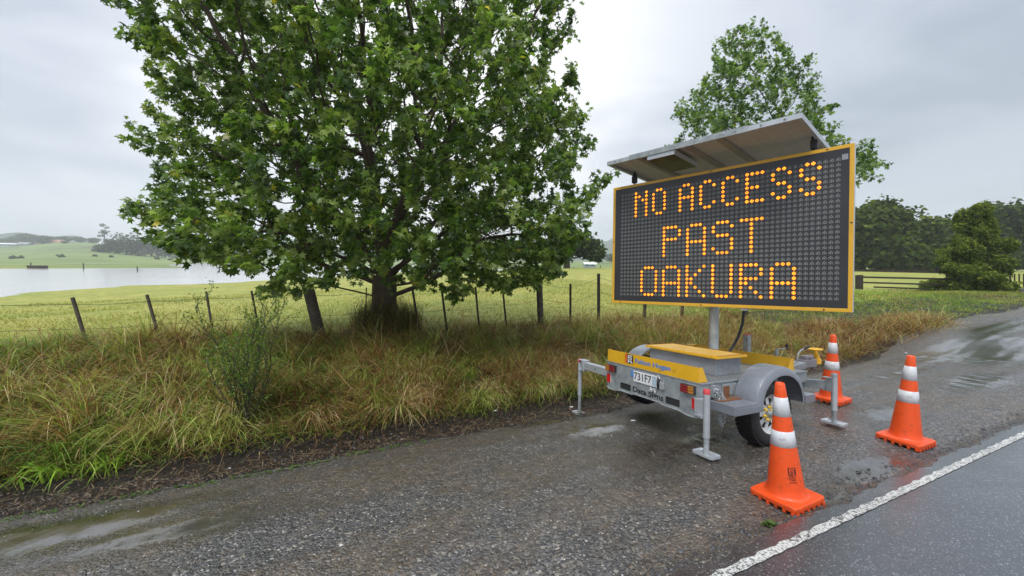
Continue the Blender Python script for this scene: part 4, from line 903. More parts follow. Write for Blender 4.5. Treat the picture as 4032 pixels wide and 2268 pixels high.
rad = np.exp(g.normal(-5.5, .48, n)); stones('gravel_stones', 'loose wet stones scattered over the gravel shoulder', X_, Y_, rad, ST[ki], 11, zoff=-.006+zr)
g = np.random.default_rng(12); n = 9000; t_ = g.uniform(-6, 10, n); s_ = s_gravel(t_)-.05+np.abs(g.normal(0, .42, n)); X_, Y_ = xy(s_, t_)
stones('soil_clods', 'dark clods and chips along the soil strip', X_, Y_, np.exp(g.normal(-4.75, .55, n)), np.array([(.012, .009, .007), (.03, .02, .014), (.05, .035, .025), (.09, .05, .03)])[(g.uniform(0, .999, n)*4).astype(int)], 13, .7, zoff=.012)
g = np.random.default_rng(14); n = 1600; t_ = g.uniform(-1, 9, n); s_ = s_road(t_)+.03+np.abs(g.normal(0, .10, n)); X_, Y_ = xy(s_, t_)
stones('road_edge_chips', 'broken dark asphalt chips along the road edge', X_, Y_, np.exp(g.normal(-4.75, .4, n)), np.array([(.02, .021, .024), (.04, .04, .044), (.10, .075, .045), (.07, .07, .075)])[(g.uniform(0, .999, n)*4).astype(int)], 15, .6, zoff=.0)
# small green weeds along the gravel edge
def rosettes(name, label, X, Y, seed, size=(.012, .03), kind='stuff', lift=.0):
    g = np.random.default_rng(seed); n = len(X)*7; idx = np.repeat(np.arange(len(X)), 7); az = g.uniform(0, 6.28, n); sz = g.uniform(*size, len(X))[idx]
    P_ = np.stack([X[idx], Y[idx], H(X[idx], Y[idx])+.004], -1)+unit(n, g)*.004
    ax = np.stack([np.cos(az), np.sin(az), g.uniform(.1, .9, n)], -1); nr = np.stack([-np.cos(az)*.4, -np.sin(az)*.4, np.ones(n)], -1)
    tint = np.array([(.07, .13, .03), (.10, .17, .04), (.14, .20, .05)])[(g.uniform(0, .999, n)*3).astype(int)]
    sh = LEAF_S.copy(); sh[:, 0] *= .75
    o = leaves(name, P_, ax, nr, sz, tint, sh, LEAF_SF, M_blade); tag(o, label, 'weeds', kind=kind); return o
g = np.random.default_rng(16); t_ = np.concatenate([g.normal(c, .16, 20) for c in (-2.3, -1.75, -1.2, -.75, -.2, .35, .9)]); s_ = s_gravel(t_)-.10+g.normal(0, .05, len(t_)); X_, Y_ = xy(s_, t_)
rosettes('edge_weeds', 'tiny bright green weeds creeping along the gravel edge', X_, Y_, 17)
g = np.random.default_rng(57); c0 = g.uniform(-5, 8, 46); c1 = g.uniform(5.3, 7.4, 46); t_ = np.repeat(c0, 9)+g.normal(0, .07, 414); s_ = np.repeat(c1, 9)+g.normal(0, .07, 414); X_, Y_ = xy(s_, t_)
rosettes('bank_weeds', 'scattered broad leaved weeds low among the bank grass', X_, Y_, 58, (.03, .075))
g = np.random.default_rng(16); p = atz(3030, 2075, -.03); X_ = p[0]+g.normal(0, .018, 26); Y_ = p[1]+g.normal(0, .015, 26); rosettes('gravel_weed', 'small green weed growing in the gravel by the near cone', X_, Y_, 18, (.015, .03), None)

# dark green shrub in the verge
def shrub(label, px, py, z, topz, seed):
    g = random.Random(seed); gn = np.random.default_rng(seed); p = atz(px, py, z); z0 = float(H(p[0], p[1])); root = empty('shrub', Matrix.Translation((p[0], p[1], z0))); tag(root, label, 'shrub')
    mb = MB(); LP = []; LA = []
    def grow(q, d, L, r, lvl):
        n = max(3, int(L/.07)); pts = [q.copy()]; dd = d.copy()
        for i in range(n):
            dd = (dd+Vector((g.uniform(-.16, .16), g.uniform(-.16, .16), g.uniform(-.03, .10)))).normalized(); q = q+dd*L/n; pts.append(q.copy())
            u = i/n
            if lvl < 2 and u > .18 and g.random() < (.62 if lvl == 0 else .5):
                e = (dd+Vector((g.uniform(-1, 1), g.uniform(-1, 1), g.uniform(-.2, .5)))*.8).normalized(); grow(q, e, L*g.uniform(.22, .42)*(1.2-u*.6), r*.5, lvl+1)
            if lvl > 0 or u > .35:
                for _ in range(3 if u < .95 else 5):
                    a = Vector((g.uniform(-1, 1), g.uniform(-1, 1), g.uniform(-.4, .8))).normalized(); LP.append(tuple(q+a*.008)); LA.append(tuple((a+dd*.4).normalized()))
        mb.tube(pts, [r*(1-.8*i/n) for i in range(n+1)], 5, cap=False)
    H_ = topz-z0
    for i, (dx, dy, hl) in enumerate(((-.35, 0, 1.0), (-.10, .1, .98), (.05, 0, .82), (.30, 0, .86), (.52, .05, .80), (-.6, 0, .62), (.2, -.25, .68), (-.2, -.3, .66), (.75, 0, .55), (-.05, .3, .75), (.42, -.2, .6), (-.45, -.15, .55), (.0, -.1, .5), (.6, -.3, .42), (-.7, -.2, .42), (.15, .2, .9), (-.25, .15, .7))):
        d = Vector((dx*.75, dy, 1)).normalized(); grow(Vector((g.uniform(-.06, .06), g.uniform(-.06, .06), 0)), d, H_*hl/d.z*.98, .010, 0)
    mb.build('stems', M_shrubstem, root)
    LP = np.array(LP); LA = np.array(LA); n = len(LP); rep = 1; LP = np.repeat(LP, rep, 0)+gn.normal(0, .014, (n*rep, 3)); LA = np.repeat(LA, rep, 0)+gn.normal(0, .5, (n*rep, 3)); n *= rep
    tint = np.array([(.065, .125, .010), (.095, .17, .014), (.13, .21, .018), (.20, .28, .03)])[(gn.uniform(0, .999, n)*4).astype(int)]
    sh = LEAF_S.copy(); sh[:, 0] *= .8
    leaves('crown', LP, LA, unit(n, gn)*.7+np.array([0, -.2, .6]), gn.uniform(.014, .030, n), tint, sh, LEAF_SF, M_leaf, root); print('shrub leaves', n)
M_shrubstem = simple('shrub_stem', (.05, .06, .03), .7, scale=20)
shrub('dark green leggy shrub growing at the foot of the bank', 968, 1715, -.48, at(800, 1128, 5.6)[2], 5)

# scraps of litter
for px, py, z, lab in ((1952, 1606, -.42, 'white paper scrap on the dark soil left of the trailer jack'), (2250, 1587, -.42, 'crumpled white scrap behind the left jack foot'), (905, 1845, -.45, 'small white scrap among straw below the dark shrub'), (3572, 1332, .1, 'small white scrap at the edge of the brown grass strip'), (2490, 1683, -.25, 'white crumpled scrap on wet gravel before the trailer')):
    p = atz(px, py, z); z0 = float(H(p[0], p[1])); g = random.Random(px); mb = MB(); n = 9
    V = [(g.uniform(.6, 1.2)*math.cos(a)*.035, g.uniform(.5, 1)*math.sin(a)*.02, g.uniform(.004, .02)) for a in [6.28*k_/n for k_ in range(n)]]+[(0, 0, .022), (0, 0, .002)]
    mb.add(V, [(k_, (k_+1) % n, n) for k_ in range(n)]+[((k_+1) % n, k_, n+1) for k_ in range(n)]); o = mb.build('paper_scrap', M_white); o.location = (p[0], p[1], z0); tag(o, lab, 'litter')

# ------------------------------------------------------------------ sign trailer
T0 = Vector((1.539, 4.3021, .4177+.15)); cr_ = Vector((.430, -.900, .071)).normalized(); up_ = Vector((.001, .079, .997)); up_ = (up_-cr_*up_.dot(cr_)).normalized(); cf_ = up_.cross(cr_)
MT = Matrix([[cr_[i], cf_[i], up_[i], T0[i]] for i in range(3)]+[[0, 0, 0, 1]])
tr = empty('sign_trailer', MT); tag(tr, 'trailer mounted electronic message sign with lit amber NO ACCESS PAST OAKURA lettering', 'sign trailer')
def part(mb, name, mats, bevel=0, parent=None, label=None, M=None):
    o = mb.build(name, mats, parent or tr, bevel, M)
    if label: o['label'] = label
    return o
h = .685
part(MB().box(-h, h, .004, 1.777, -.006, 0), 'deck', M_tread)
mb = MB(); mb.box(h-.045, h, .0, 1.777, -.128, -.007); mb.box(-h, -h+.045, .0, 1.777, -.128, -.007)
for b in (.05, .6, 1.2, 1.74): mb.box(-h+.046, h-.046, b, b+.035, -.10, -.008)
mb.box(-.30, -.24, .3, 1.9, -.2, -.11); mb.box(.24, .30, .3, 1.9, -.2, -.11); mb.box(-.66, .66, .74, .80, -.35, -.28)
part(mb, 'chassis', M_galv, .003)
# rear panel with two slots
mb = MB(); mb.box(-h, h, -.004, 0, -.22, 0)
xs = [-h, -.444, -.262, .264, .446, h]
for i in (0, 2, 4): mb.box(xs[i], xs[i+1], -.004, 0, -.294, -.2202)
n = 48; V = []; Fc = []
for i in range(n+1):
    a = -h+2*h*i/n; e = h-abs(a); lo = -.318-.020*sstep(abs(a), .42, .56)*(1 if e > .05 else (e/.05)**.5)+.012*(abs(a) < .2); V += [(a, -.004, -.2942), (a, -.004, lo), (a, -.014, lo-.006), (a, .012, lo+.002)]
for i in range(n): k_ = 4*i; Fc += [(k_, k_+1, k_+5, k_+4), (k_+1, k_+2, k_+6, k_+5), (k_+1, k_+5, k_+7, k_+3)]
mb.add([v if True else v for v in V], Fc); part(mb, 'rear_panel', M_galv)
mb = MB()
for a0, a1 in ((-.444, -.262), (.264, .446)):
    mb = MB(); mb.box(a0-.01, a1+.01, .006, .035, -.31, -.2); part(mb, 'slot_recess', M_dark)

mb = MB(); mb.box(-h-.012, h+.004, -.010, .01, -.006, .004); mb.box(h, h+.012, -.006, 1.777, -.012, .004); part(mb, 'edge_strip', M_galv, .002)
# yellow boards
yb = MB(); W = .672; yb.box(-W, W, -.010, -.006+.0, .004, .152); yb.prism([(-.006, .005), (.115, .005), (.045, .150), (-.006, .150)], W-.004, W, 'yz'); yb.prism([(-.006, .005), (.115, .005), (.045, .150), (-.006, .150)], -W, -W+.004, 'yz'); part(yb, 'rear_board', M_yellow)
yb = MB(); yb.box(-W, W, 1.546, 1.551, .002, .152); yb.prism([(1.546, .003), (1.425, .003), (1.495, .150), (1.546, .150)], W-.004, W, 'yz'); yb.prism([(1.546, .003), (1.425, .003), (1.495, .150), (1.546, .150)], -W, -W+.004, 'yz'); yb.box(-W, -W+.05, 1.40, 1.546, .14, .152); part(yb, 'front_board', M_yellow)
# logo and lettering on the rear board  (face looks toward -b)
MR = Matrix.Rotation(math.pi/2, 4, 'X')
def put_text(txt, size, a, b, c, mat, name='lettering', off=0.0, sp=1.0, sx=1.0, parent=None, M=None, wd=None):
    me = text_mesh(txt, size, .0006, off, 0, sp)
    if wd: xs_ = [v.co.x for v in me.vertices]; sx = wd/(max(xs_)-min(xs_)); me.materials.clear(); me.materials.append(mat); o = mobj(name, me, parent or tr)
    o.matrix_local = (M or Matrix.Identity(4)) @ Matrix.Translation((a, b, c)) @ MR @ Matrix.Diagonal((sx, 1, 1, 1)); return o
put_text('Fulton Hogan', .070, .072, -.0112, .079, M_blue, off=.0024, sp=1.03, wd=.52)
def emblem(parent, M, wd, blk, wht, org, name='emblem'):
    """stepped F over H in a square, all boxes in a wd x wd*1.2 panel, facing -y"""
    mb = MB(); Hh = wd*1.12; d = .0006
    def bx(x0, x1, z0, z1, mi, k): mb.box(-wd/2+x0*wd, -wd/2+x1*wd, -.0012-k*d, 0, -Hh/2+z0*Hh, -Hh/2+z1*Hh, mi)
    bx(0, 1, 0, 1, 0, 0)
    for q in ((.12, .88, .80, .92), (.12, .28, .52, .92), (.28, .76, .60, .70), (.60, .76, .36, .60), (.12, .28, .06, .44), (.28, .76, .20, .30), (.60, .88, .06, .20), (.12, .52, .38, .46)): bx(*q, 1, 1)
    if org: mb.box(-wd*.95, -wd/2-.001, -.0012, 0, -Hh/2, Hh/2, 2)
    o = mb.build(name, [blk, wht]+([org] if org else []), parent); o.matrix_local = M; return o
emblem(tr, Matrix.Translation((-.268, -.0105, .087)), .098, M_ink, M_white, M_orangeflat)
put_text('Data Signs', .088, .005, -.0052, -.256, M_ink, off=.0018, wd=.455)
# number plate
pl_ = MB(); pl_.box(-.204, .156, -.016, -.010, -.1585, -.0335); po = part(pl_, 'number_plate', M_white, .004)
put_text('731F7', .118, -.062, -.0172, -.096, M_ink, parent=po, off=.0010, wd=.262, sp=1.06)
mb = MB(); mb.box(.085, .147, -.0175, -.0165, -.15, -.045); o = mb.build('plate_sticker', M_stick if 'M_stick' in globals() else simple('licence_label', (.45, .55, .65), .4, var=.5, scale=60), po)
mb = MB(); mb.box(-.255, -.215, -.010, -.0045, -.115, -.045); mb.box(-.245, -.225, -.010, -.0045, -.045, -.03); part(mb, 'inspection_label', simple('blue_label', (.10, .28, .62), .4, scale=40), .003)
# tail lamps and reflectors
def lamp(a0, a1, amber_left):
    mb = MB(); mb.box(a0, a1, -.038, -.0045, -.118, -.034); o = part(mb, 'tail_lamp', M_dark, .004); am = a0+(a1-a0)*.42 if amber_left else a0+(a1-a0)*.58
    for (x0, x1, mt, nm) in ((a0+.004, am-.001, M_amber if amber_left else M_dred, 'amber_lens' if amber_left else 'red_lens'), (am+.001, a1-.004, M_dred if amber_left else M_amber, 'red_lens' if amber_left else 'amber_lens')):
        q = MB(); q.box(x0, x1, -.044, -.0385, -.114, -.038)
        for i in range(3):
            for j in range(3): cxx = x0+(x1-x0)*(i+.5)/3; czz = -.114+.076*(j+.5)/3; q.lathe([(.0001, -.049), (.006, -.048), (.010, -.044)], 8, 'y', (cxx, 0, czz))
        q.build(nm, mt, o)
lamp(-.704+.02, -.508, True); lamp(.479, .640, False)
for a0, a1 in ((-.682, -.614), (.598, .662)):
    o = part(MB().box(a0-.004, a1+.004, -.010, -.0045, -.266, -.150), 'reflector', M_white, .002); MB().box(a0, a1, -.014, -.0105, -.262, -.154).build('red_lens', M_red, o, .002)
# plate lamp, padlock and tape
mb = MB(); mb.tube([(.172, -.012, -.045), (.182, -.03, -.08), (.182, -.03, -.13), (.17, -.012, -.16)], .014, 8); part(mb, 'plate_lamp', M_dark)
mb = MB(); mb.box(.205, .255, -.035, -.006, -.155, -.085); mb.tube([(.213, -.02, -.085), (.215, -.02, -.05), (.245, -.02, -.05), (.247, -.02, -.085)], .006, 6); part(mb, 'padlock', M_tape, .006)
g = random.Random(4); mb = MB()
V = [(.04+.10*i/6, -.010-g.uniform(0, .02), -.165-.05*j/3+g.uniform(-.010, .010)) for j in range(4) for i in range(7)]; mb.add(V, [(j*7+i, j*7+i+1, j*7+i+8, j*7+i+7) for j in range(3) for i in range(6)]); part(mb, 'tape_patch', M_tape); mb = MB()
V = [(.12+.08*i/3, -.010-g.uniform(0, .014), -.02-.04*j/2+g.uniform(-.008, .008)) for j in range(3) for i in range(4)]; mb.add(V, [(j*4+i, j*4+i+1, j*4+i+5, j*4+i+4) for j in range(2) for i in range(3)])
part(mb, 'tape_patch', M_tape)
# battery box
part(MB().box(-.42, .505, .455, .865, .001, .186), 'battery_box', M_grey, .004)
mb = MB(); mb.box(-.455, .555, .41, .90, .188, .212); mb.box(-.445, .545, .42, .89, .212, .216); lid = part(mb, 'box_lid', M_yellow, .004)
mb = MB(); mb.box(-.447, -.441, .43, .88, .2165, .221); mb.box(.538, .544, .43, .88, .2165, .221); mb.box(-.44, .537, .882, .888, .2165, .221); mb.build('lid_seal', M_rust, lid)
# mast, its foot box and the cable
mb = MB(); mb.tube([(0, 1.09, .0), (0, 1.09, 1.0), (0, 1.09, 1.95)], .057, 24); part(mb, 'mast', M_galv)
mb = MB(); mb.box(-.13, .13, 1.0, 1.19, .001, .12); mb.box(.07, .18, .98, 1.12, .12, .175); mb.box(-.16, -.075, 1.04, 1.15, .12, .16); part(mb, 'mast_foot', M_alu, .006)
cab = [Vector(v) for v in ((.10, 1.17, .05), (.10, 1.19, .13), (.10, 1.30, .21), (.10, 1.41, .34), (.10, 1.49, .50), (.10, 1.52, .66), (.10, 1.52, .80))]
part(MB().tube(cab, .017, 8), 'cable', M_black)
# fenders, wheels
def fender(sg):
    mb = MB(); n = 22; ro, rc, c0, b0 = .405, .385, -.235, .86
    prof_ = [(.70, -.02), (.712, 0), (.90, 0), (.935, -.012), (.955, -.05), (.957, -.075)]
    V = []
    for i in range(n+1):
        th = math.pi*(1-i/n); 
        for a, dr in prof_:
            V.append((sg*a, b0+(ro+dr)*math.cos(th)*(1 if abs(math.cos(th)) < .99 else 1), c0+(rc+dr)*max(0, math.sin(th))**.85))
    m = len(prof_); F_ = [(i*m+k_, i*m+k_+1, (i+1)*m+k_+1, (i+1)*m+k_) for i in range(n) for k_ in range(m-1)]
    mb.add(V, F_, 0, True); mb.add([(v[0], v[1]*1.0+(b0-v[1])*.012, v[2]-.008) for v in V], [f[::-1] for f in F_], 0, True)
    side = [(b0+(ro-.01)*math.cos(math.pi*(1-i/n)), c0+(rc-.01)*math.sin(math.pi*(1-i/n))**.85) for i in range(n+1)]
    side = side+[(b0+ro-.01, c0-.0), (b0-ro+.01, c0)]
    # rear ledge, front toe
    mb.prism([(.12, -.200), (.47, -.200), (.47, -.165), (.12, -.165)], sg*.70, sg*.955, 'yz'); mb.box(min(sg*.94, sg*.957), max(sg*.94, sg*.957), .12, .50, -.255, -.19)
    mb.box(min(sg*.70, sg*.957), max(sg*.70, sg*.957), .108, .122, -.25, -.165)
    mb.prism([(1.25, -.25), (1.42, -.25), (1.42, -.17), (1.25, -.17)], sg*.76, sg*.955, 'yz')
    o = part(mb, 'fender', M_fender, .004)
    q = MB(); q.box(min(sg*.72, sg*.80), max(sg*.72, sg*.80), .14, .46, -.164, -.158); q.build('rust_strip', M_rust, o)
    q = MB(); q.lathe([(.0001, -.150), (.018, -.152), (.022, -.166)], 10, 'z', (sg*.86, 1.34, 0)); q.build('bolt', M_rust, o)
    return o
fender(1); fender(-1)
def wheel(sg):
    bx, cz_, r = .765, -.322, .322; a0, a1 = (.715, .915); am = (a0+a1)/2; hw = (a1-a0)/2
    hub = empty('wheel', Matrix.Identity(4)); hub.parent = tr; hub.matrix_local = Matrix.Translation((sg*am, bx, cz_))
    prof_ = [(.195, -hw*.8), (.215, -hw*.95), (.27, -hw*1.0), (.300, -hw*.92), (.316, -hw*.72), (.321, -hw*.3), (.322, 0), (.321, hw*.3), (.316, hw*.72), (.300, hw*.92), (.27, hw), (.215, hw*.95), (.195, hw*.8)]
    mb = MB(); mb.lathe(prof_, 56, 'x')
    for k_ in range(46):
        a = 2*math.pi*k_/46
        for x0, x1, ph in ((-hw*.86, -hw*.28, 0), (-hw*.2, hw*.2, .05), (hw*.28, hw*.86, 0)):
            M = Matrix.Rotation(a+ph, 4, 'X'); mb.box(x0, x1, -.014, .014, .315, .3285 if abs(x0+x1) < .01 else .3265, 0, M)
    mb.build('tyre', M_black, hub)
    o = sg; mb = MB(); mb.lathe([(.197, o*hw*.85), (.188, o*hw*.80), (.180, o*hw*.45), (.178, -o*hw*.7)], 40, 'x')
    # disc with eight holes: spokes between inner and outer ring
    mb.lathe([(.0001, o*hw*.42), (.045, o*hw*.42), (.052, o*hw*.36), (.085, o*hw*.30), (.092, o*hw*.45)], 32, 'x'); mb.lathe([(.152, o*hw*.30), (.180, o*hw*.28)], 32, 'x')
    for k_ in range(8):
        a = 2*math.pi*k_/8
        pts = [(.090, -.26), (.154, -.15), (.154, .15), (.090, .26)]; V = []
        for rr_, da in pts: V.append((o*hw*(.44 if rr_ < .1 else .30), rr_*math.cos(a+da), rr_*math.sin(a+da)))
        V += [(v[0]-o*.008, v[1], v[2]) for v in V]; mb.add(V, [(0, 1, 2, 3), (7, 6, 5, 4), (0, 4, 5, 1), (2, 6, 7, 3)])
    mb.build('rim', M_rim, hub)
    mb = MB(); mb.lathe([(.0001, o*hw*.20), (.18, o*hw*.20)], 24, 'x'); mb.lathe([(.0001, o*hw*.95), (.022, o*hw*.95), (.030, o*hw*.88), (.032, o*hw*.43)], 20, 'x', mi=1); mb.build('hub', [M_dark, M_galv], hub)
    mb = MB()
    for k_ in range(6):
        a = 2*math.pi*k_/6+.3; cy, cz2 = .062*math.cos(a), .062*math.sin(a)
        mb.lathe([(.0001, o*hw*.70), (.010, o*hw*.70), (.014, o*hw*.5), (.016, o*hw*.42)], 10, 'x', (0, cy, cz2)); d = Vector((0, -math.sin(a), math.cos(a)))
        c = Vector((o*hw*.62, cy, cz2)); mb.add([c+d*.008+Vector((0, d.z, -d.y))*.006, c+d*.034, c+d*.008-Vector((0, d.z, -d.y))*.006, c+d*.008+Vector((o*.006, 0, 0))], [(0, 1, 3), (1, 2, 3), (0, 2, 1)])
    mb.build('nut_pointers', simple('yellow_plastic', (.75, .50, .03), .4), hub)
wheel(1); wheel(-1)
# jacks
def jack(a, b, ctop, cmid, clow, cap_col, armp=None, r=.030, square=False):
    mb = MB(); mb.tube([(a, b, cmid), (a, b, ctop-.045)], r, 18); mb.tube([(a, b, cmid-.002), (a, b, cmid+.02)], r*1.06, 18); o = part(mb, 'jack_leg', M_alu)
    q = MB(); q.tube([(a, b, ctop-.045), (a, b, ctop-.005), (a, b, ctop)], [r*1.02, r*1.0, r*.8], 18); q.build('cap', cap_col, o)
    q = MB(); q.tube([(a, b, clow), (a, b, cmid)], r*.80, 16); q.tube([(a, b, clow+.12), (a, b, clow+.125)], r*.82, 16); q.build('inner_tube', M_galv, o)
    q = MB(); pp = [(-.11, -.05), (-.09, -.07), (.09, -.07), (.11, -.05), (.11, .05), (.09, .07), (-.09, .07), (-.11, .05)]; n_ = 8
    V = [(a+x, b+y, clow-.004) for x, y in pp]+[(a+x*1.0, b+y, clow+.016) for x, y in pp]+[(a+x*.9, b+y*.86, clow+.004) for x, y in pp]
    q.add(V, [tuple(range(8))[::-1]]+[(k_, (k_+1) % 8, 8+(k_+1) % 8, 8+k_) for k_ in range(8)]+[(8+k_, 8+(k_+1) % 8, 16+(k_+1) % 8, 16+k_) for k_ in range(8)]+[tuple(range(16, 24))]); q.build('foot_plate', M_alu, o)
    return o
j = jack(.805, -.065, -.020, -.464, -.622, M_pink)
mb = MB(); mb.box(.69, .745, -.09, .02, -.26, -.13); mb.box(.735, .78, -.095, -.055, -.30, -.12); mb.box(.70, .775, -.10, -.03, -.285, -.265); mb.build('bracket', M_alu, j, .003)
j = jack(-1.398, .08, -.095, -.615, -.884, M_pink)
mb = MB(); mb.box(-1.25, -.686, .035, .125, -.215, -.118); mb.box(-1.375, -1.24, .03, .13, -.245, -.232); mb.box(-1.375, -1.24, .03, .13, -.105, -.092); mb.box(-1.30, -1.245, .028, .132, -.232, -.105); mb.build('arm', M_alu, j, .004)
mb = MB(); mb.lathe([(.0001, .0335), (.009, .0335), (.010, .0355)], 12, 'y', (-.99, 0, -.165)); mb.build('pin_hole', M_ink, j)
j = jack(.91, 1.88, .006, -.405, -.545, M_grey)
mb = MB(); mb.beam((.42, 1.80, -.175), (.845, 1.90, -.135), .07, .095); mb.box(.84, .89, 1.85, 1.91, -.19, -.06); mb.box(.80, .90, 1.845, 1.915, -.058, -.048); mb.box(.80, .90, 1.845, 1.915, -.20, -.19)
mb.tube([(.55, 1.77, -.10), (.55, 1.765, -.25), (.57, 1.77, -.285), (.61, 1.775, -.285), (.63, 1.78, -.25), (.63, 1.785, -.09)], .007, 6); mb.lathe([(.0001, -.07), (.016, -.066), (.02, -.04)], 8, 'y', (.59, 1.85, -.145)); mb.build('arm', M_galv, j, .003)
# folded jack post standing on the draw bar
mb = MB(); mb.box(-.165, -.095, 1.90, 1.97, -.12, .325); part(mb, 'folded_post', M_galv, .004); o = part(MB().box(-.163, -.097, 1.902, 1.968, .3255, .338), 'post_cap', M_pink, .003)
# draw bar and coupling
mb = MB(); mb.beam((-.30, 1.74, -.13), (-.05, 2.95, -.12), .05, .09); mb.beam((.30, 1.74, -.13), (.05, 2.95, -.12), .05, .09); mb.box(-.05, .05, 2.55, 3.0, -.165, -.075); part(mb, 'draw_bar', M_galv, .003)
mb = MB(); mb.box(-.06, .06, 2.95, 3.25, -.16, -.05); mb.box(-.045, .045, 3.0, 3.2, -.05, .005); mb.tube([(-.06, 3.1, -.02), (.06, 3.1, -.02)], .022, 10); mb.lathe([(.001, -.22), (.035, -.20), (.04, -.05)], 14, 'z', (0, 3.25, 0)); cp = part(mb, 'coupling', simple('coupling_grey', (.26, .24, .26), .5, .2, scale=20), .006)
mb = MB(); mb.tube([(0, 2.86, -.12), (0, 2.86, -.03), (0, 2.90, .05), (0, 2.97, .09), (0, 3.03, .105)], .011, 8); mb.build('lever', M_galv, cp); mb = MB(); mb.tube([(0, 3.02, .103), (0, 3.18, .135)], .016, 8); mb.build('grip', M_black, cp)
mb = MB(); pts = [(.075*math.cos(a), 3.33+.10*math.sin(a), .085) for a in [2*math.pi*k_/20 for k_ in range(21)]]; mb.tube(pts, .014, 8, cap=False)
mb.tube([(-.07, 3.33, .085), (.07, 3.33, .085)], .012, 6); mb.tube([(0, 3.33, .085), (0, 3.36, .0), (0, 3.38, -.10)], [.02, .03, .045], 10); mb.tube([(0, 3.38, -.06), (0, 3.38, -.13)], .05, 12); mb.build('handwheel', M_yellow, cp)
mb = MB(); mb.tube([(-.13, 2.60, -.18), (-.13, 2.60, .08)], .026, 12); mb.tube([(-.13, 2.60, .10), (-.13, 2.84, .105)], .007, 6); mb.tube([(-.13, 2.60, .07), (-.13, 2.60, .115)], .010, 6); jw = part(mb, 'jockey_stand', M_galv)
mb = MB(); mb.tube([(-.13, 2.845, .09), (-.13, 2.845, .165)], .017, 8); mb.build('crank_grip', M_black, jw); mb = MB(); mb.lathe([(.02, -.03), (.075, -.03), (.085, 0), (.075, .03), (.02, .03)], 18, 'x', (-.13, 2.60, -.44)); mb.build('jockey_wheel', M_black, jw); mb = MB(); mb.tube([(-.13, 2.60, -.18), (-.13, 2.60, -.44)], .016, 8); mb.build('stem', M_galv, jw)
# safety chain hanging by the rear corner
def chain(pts, name='chain'):
    mb = MB(); P_ = [Vector(p) for p in pts]; k_ = 0
    for a, b in zip(P_[:-1], P_[1:]):
        L = (b-a).length; n_ = max(1, int(L/.026)); d = (b-a).normalized(); u = d.orthogonal().normalized(); v = d.cross(u)
        for i in range(n_):
            c = a+(b-a)*(i+.5)/n_; w1 = u if k_ % 2 else v; k_ += 1
            ring = [c+d*(.021*math.sin(t_))+w1*(.012*math.cos(t_)) for t_ in [2*math.pi*q/10 for q in range(11)]]; mb.tube(ring, .0042, 5, cap=False)
    return part(mb, name, M_alu)
chain([(.74, .12, -.06), (.73, .16, -.16), (.73, .20, -.28), (.74, .22, -.40), (.75, .21, -.30), (.76, .17, -.14), (.75, .13, -.05), (.75, .19, -.07), (.76, .25, -.16), (.76, .25, -.33), (.75, .23, -.42), (.75, .18, -.33), (.75, .17, -.12)])
mb = MB(); mb.box(.69, .73, .13, .17, -.14, -.02); mb.box(.69, .775, .20, .215, -.26, -.12); mb.box(.688, .70, .30, .52, -.14, -.03); part(mb, 'chain_bracket', M_galv, .003)
mb = MB(); mb.box(.7005, .703, .31, .40, -.16, -.05); part(mb, 'rusty_plate', M_rust)

# sign board on the mast
SO = Vector((2.381, 4.730, 1.937+.15)); sr_ = Vector((.716, -.696, .046)).normalized(); su_ = Vector((.001, .067, .998)); su_ = (su_-sr_*su_.dot(sr_)).normalized(); sb_ = su_.cross(sr_)
MS = Matrix([[sr_[i], sb_[i], su_[i], SO[i]] for i in range(3)]+[[0, 0, 0, 1]]); ML = MT.inverted() @ MS
hw, hh = 1.309, .828
mb = MB(); fw, fd = .036, .012
mb.box(-hw, hw, 0, fd, hh-fw, hh); mb.box(-hw, hw, 0, fd, -hh, -hh+fw); mb.box(-hw, -hw+fw, 0, fd, -hh+fw, hh-fw); mb.box(hw-fw, hw, 0, fd, -hh+fw, hh-fw)
fr_ = part(mb, 'sign_frame', M_yellow2, .002, M=ML)
mb = MB(); mb.box(-hw-.003, hw+.003, fd+.0005, .13, -hh-.002, hh+.004); mb.build('case', M_alu, fr_, .004)
mb = MB()
for a, c in ((-1.17, -hh+.016), (-.09, -hh+.016), (1.09, -hh+.016), (-hw+.016, 0.05), (hw-.016, .05), (-1.17, hh-.016), (0, hh-.016), (1.1, hh-.016)): mb.lathe([(.0001, -.004), (.008, -.003), (.009, 0)], 10, 'y', (a, 0, c))
mb.build('bolt', M_dark, fr_)
q0 = hw-fw; q1 = hh-fw
mb = MB(); mb.box(-q0-.0, q0, -.0005+.006, .0118, -q1, q1)
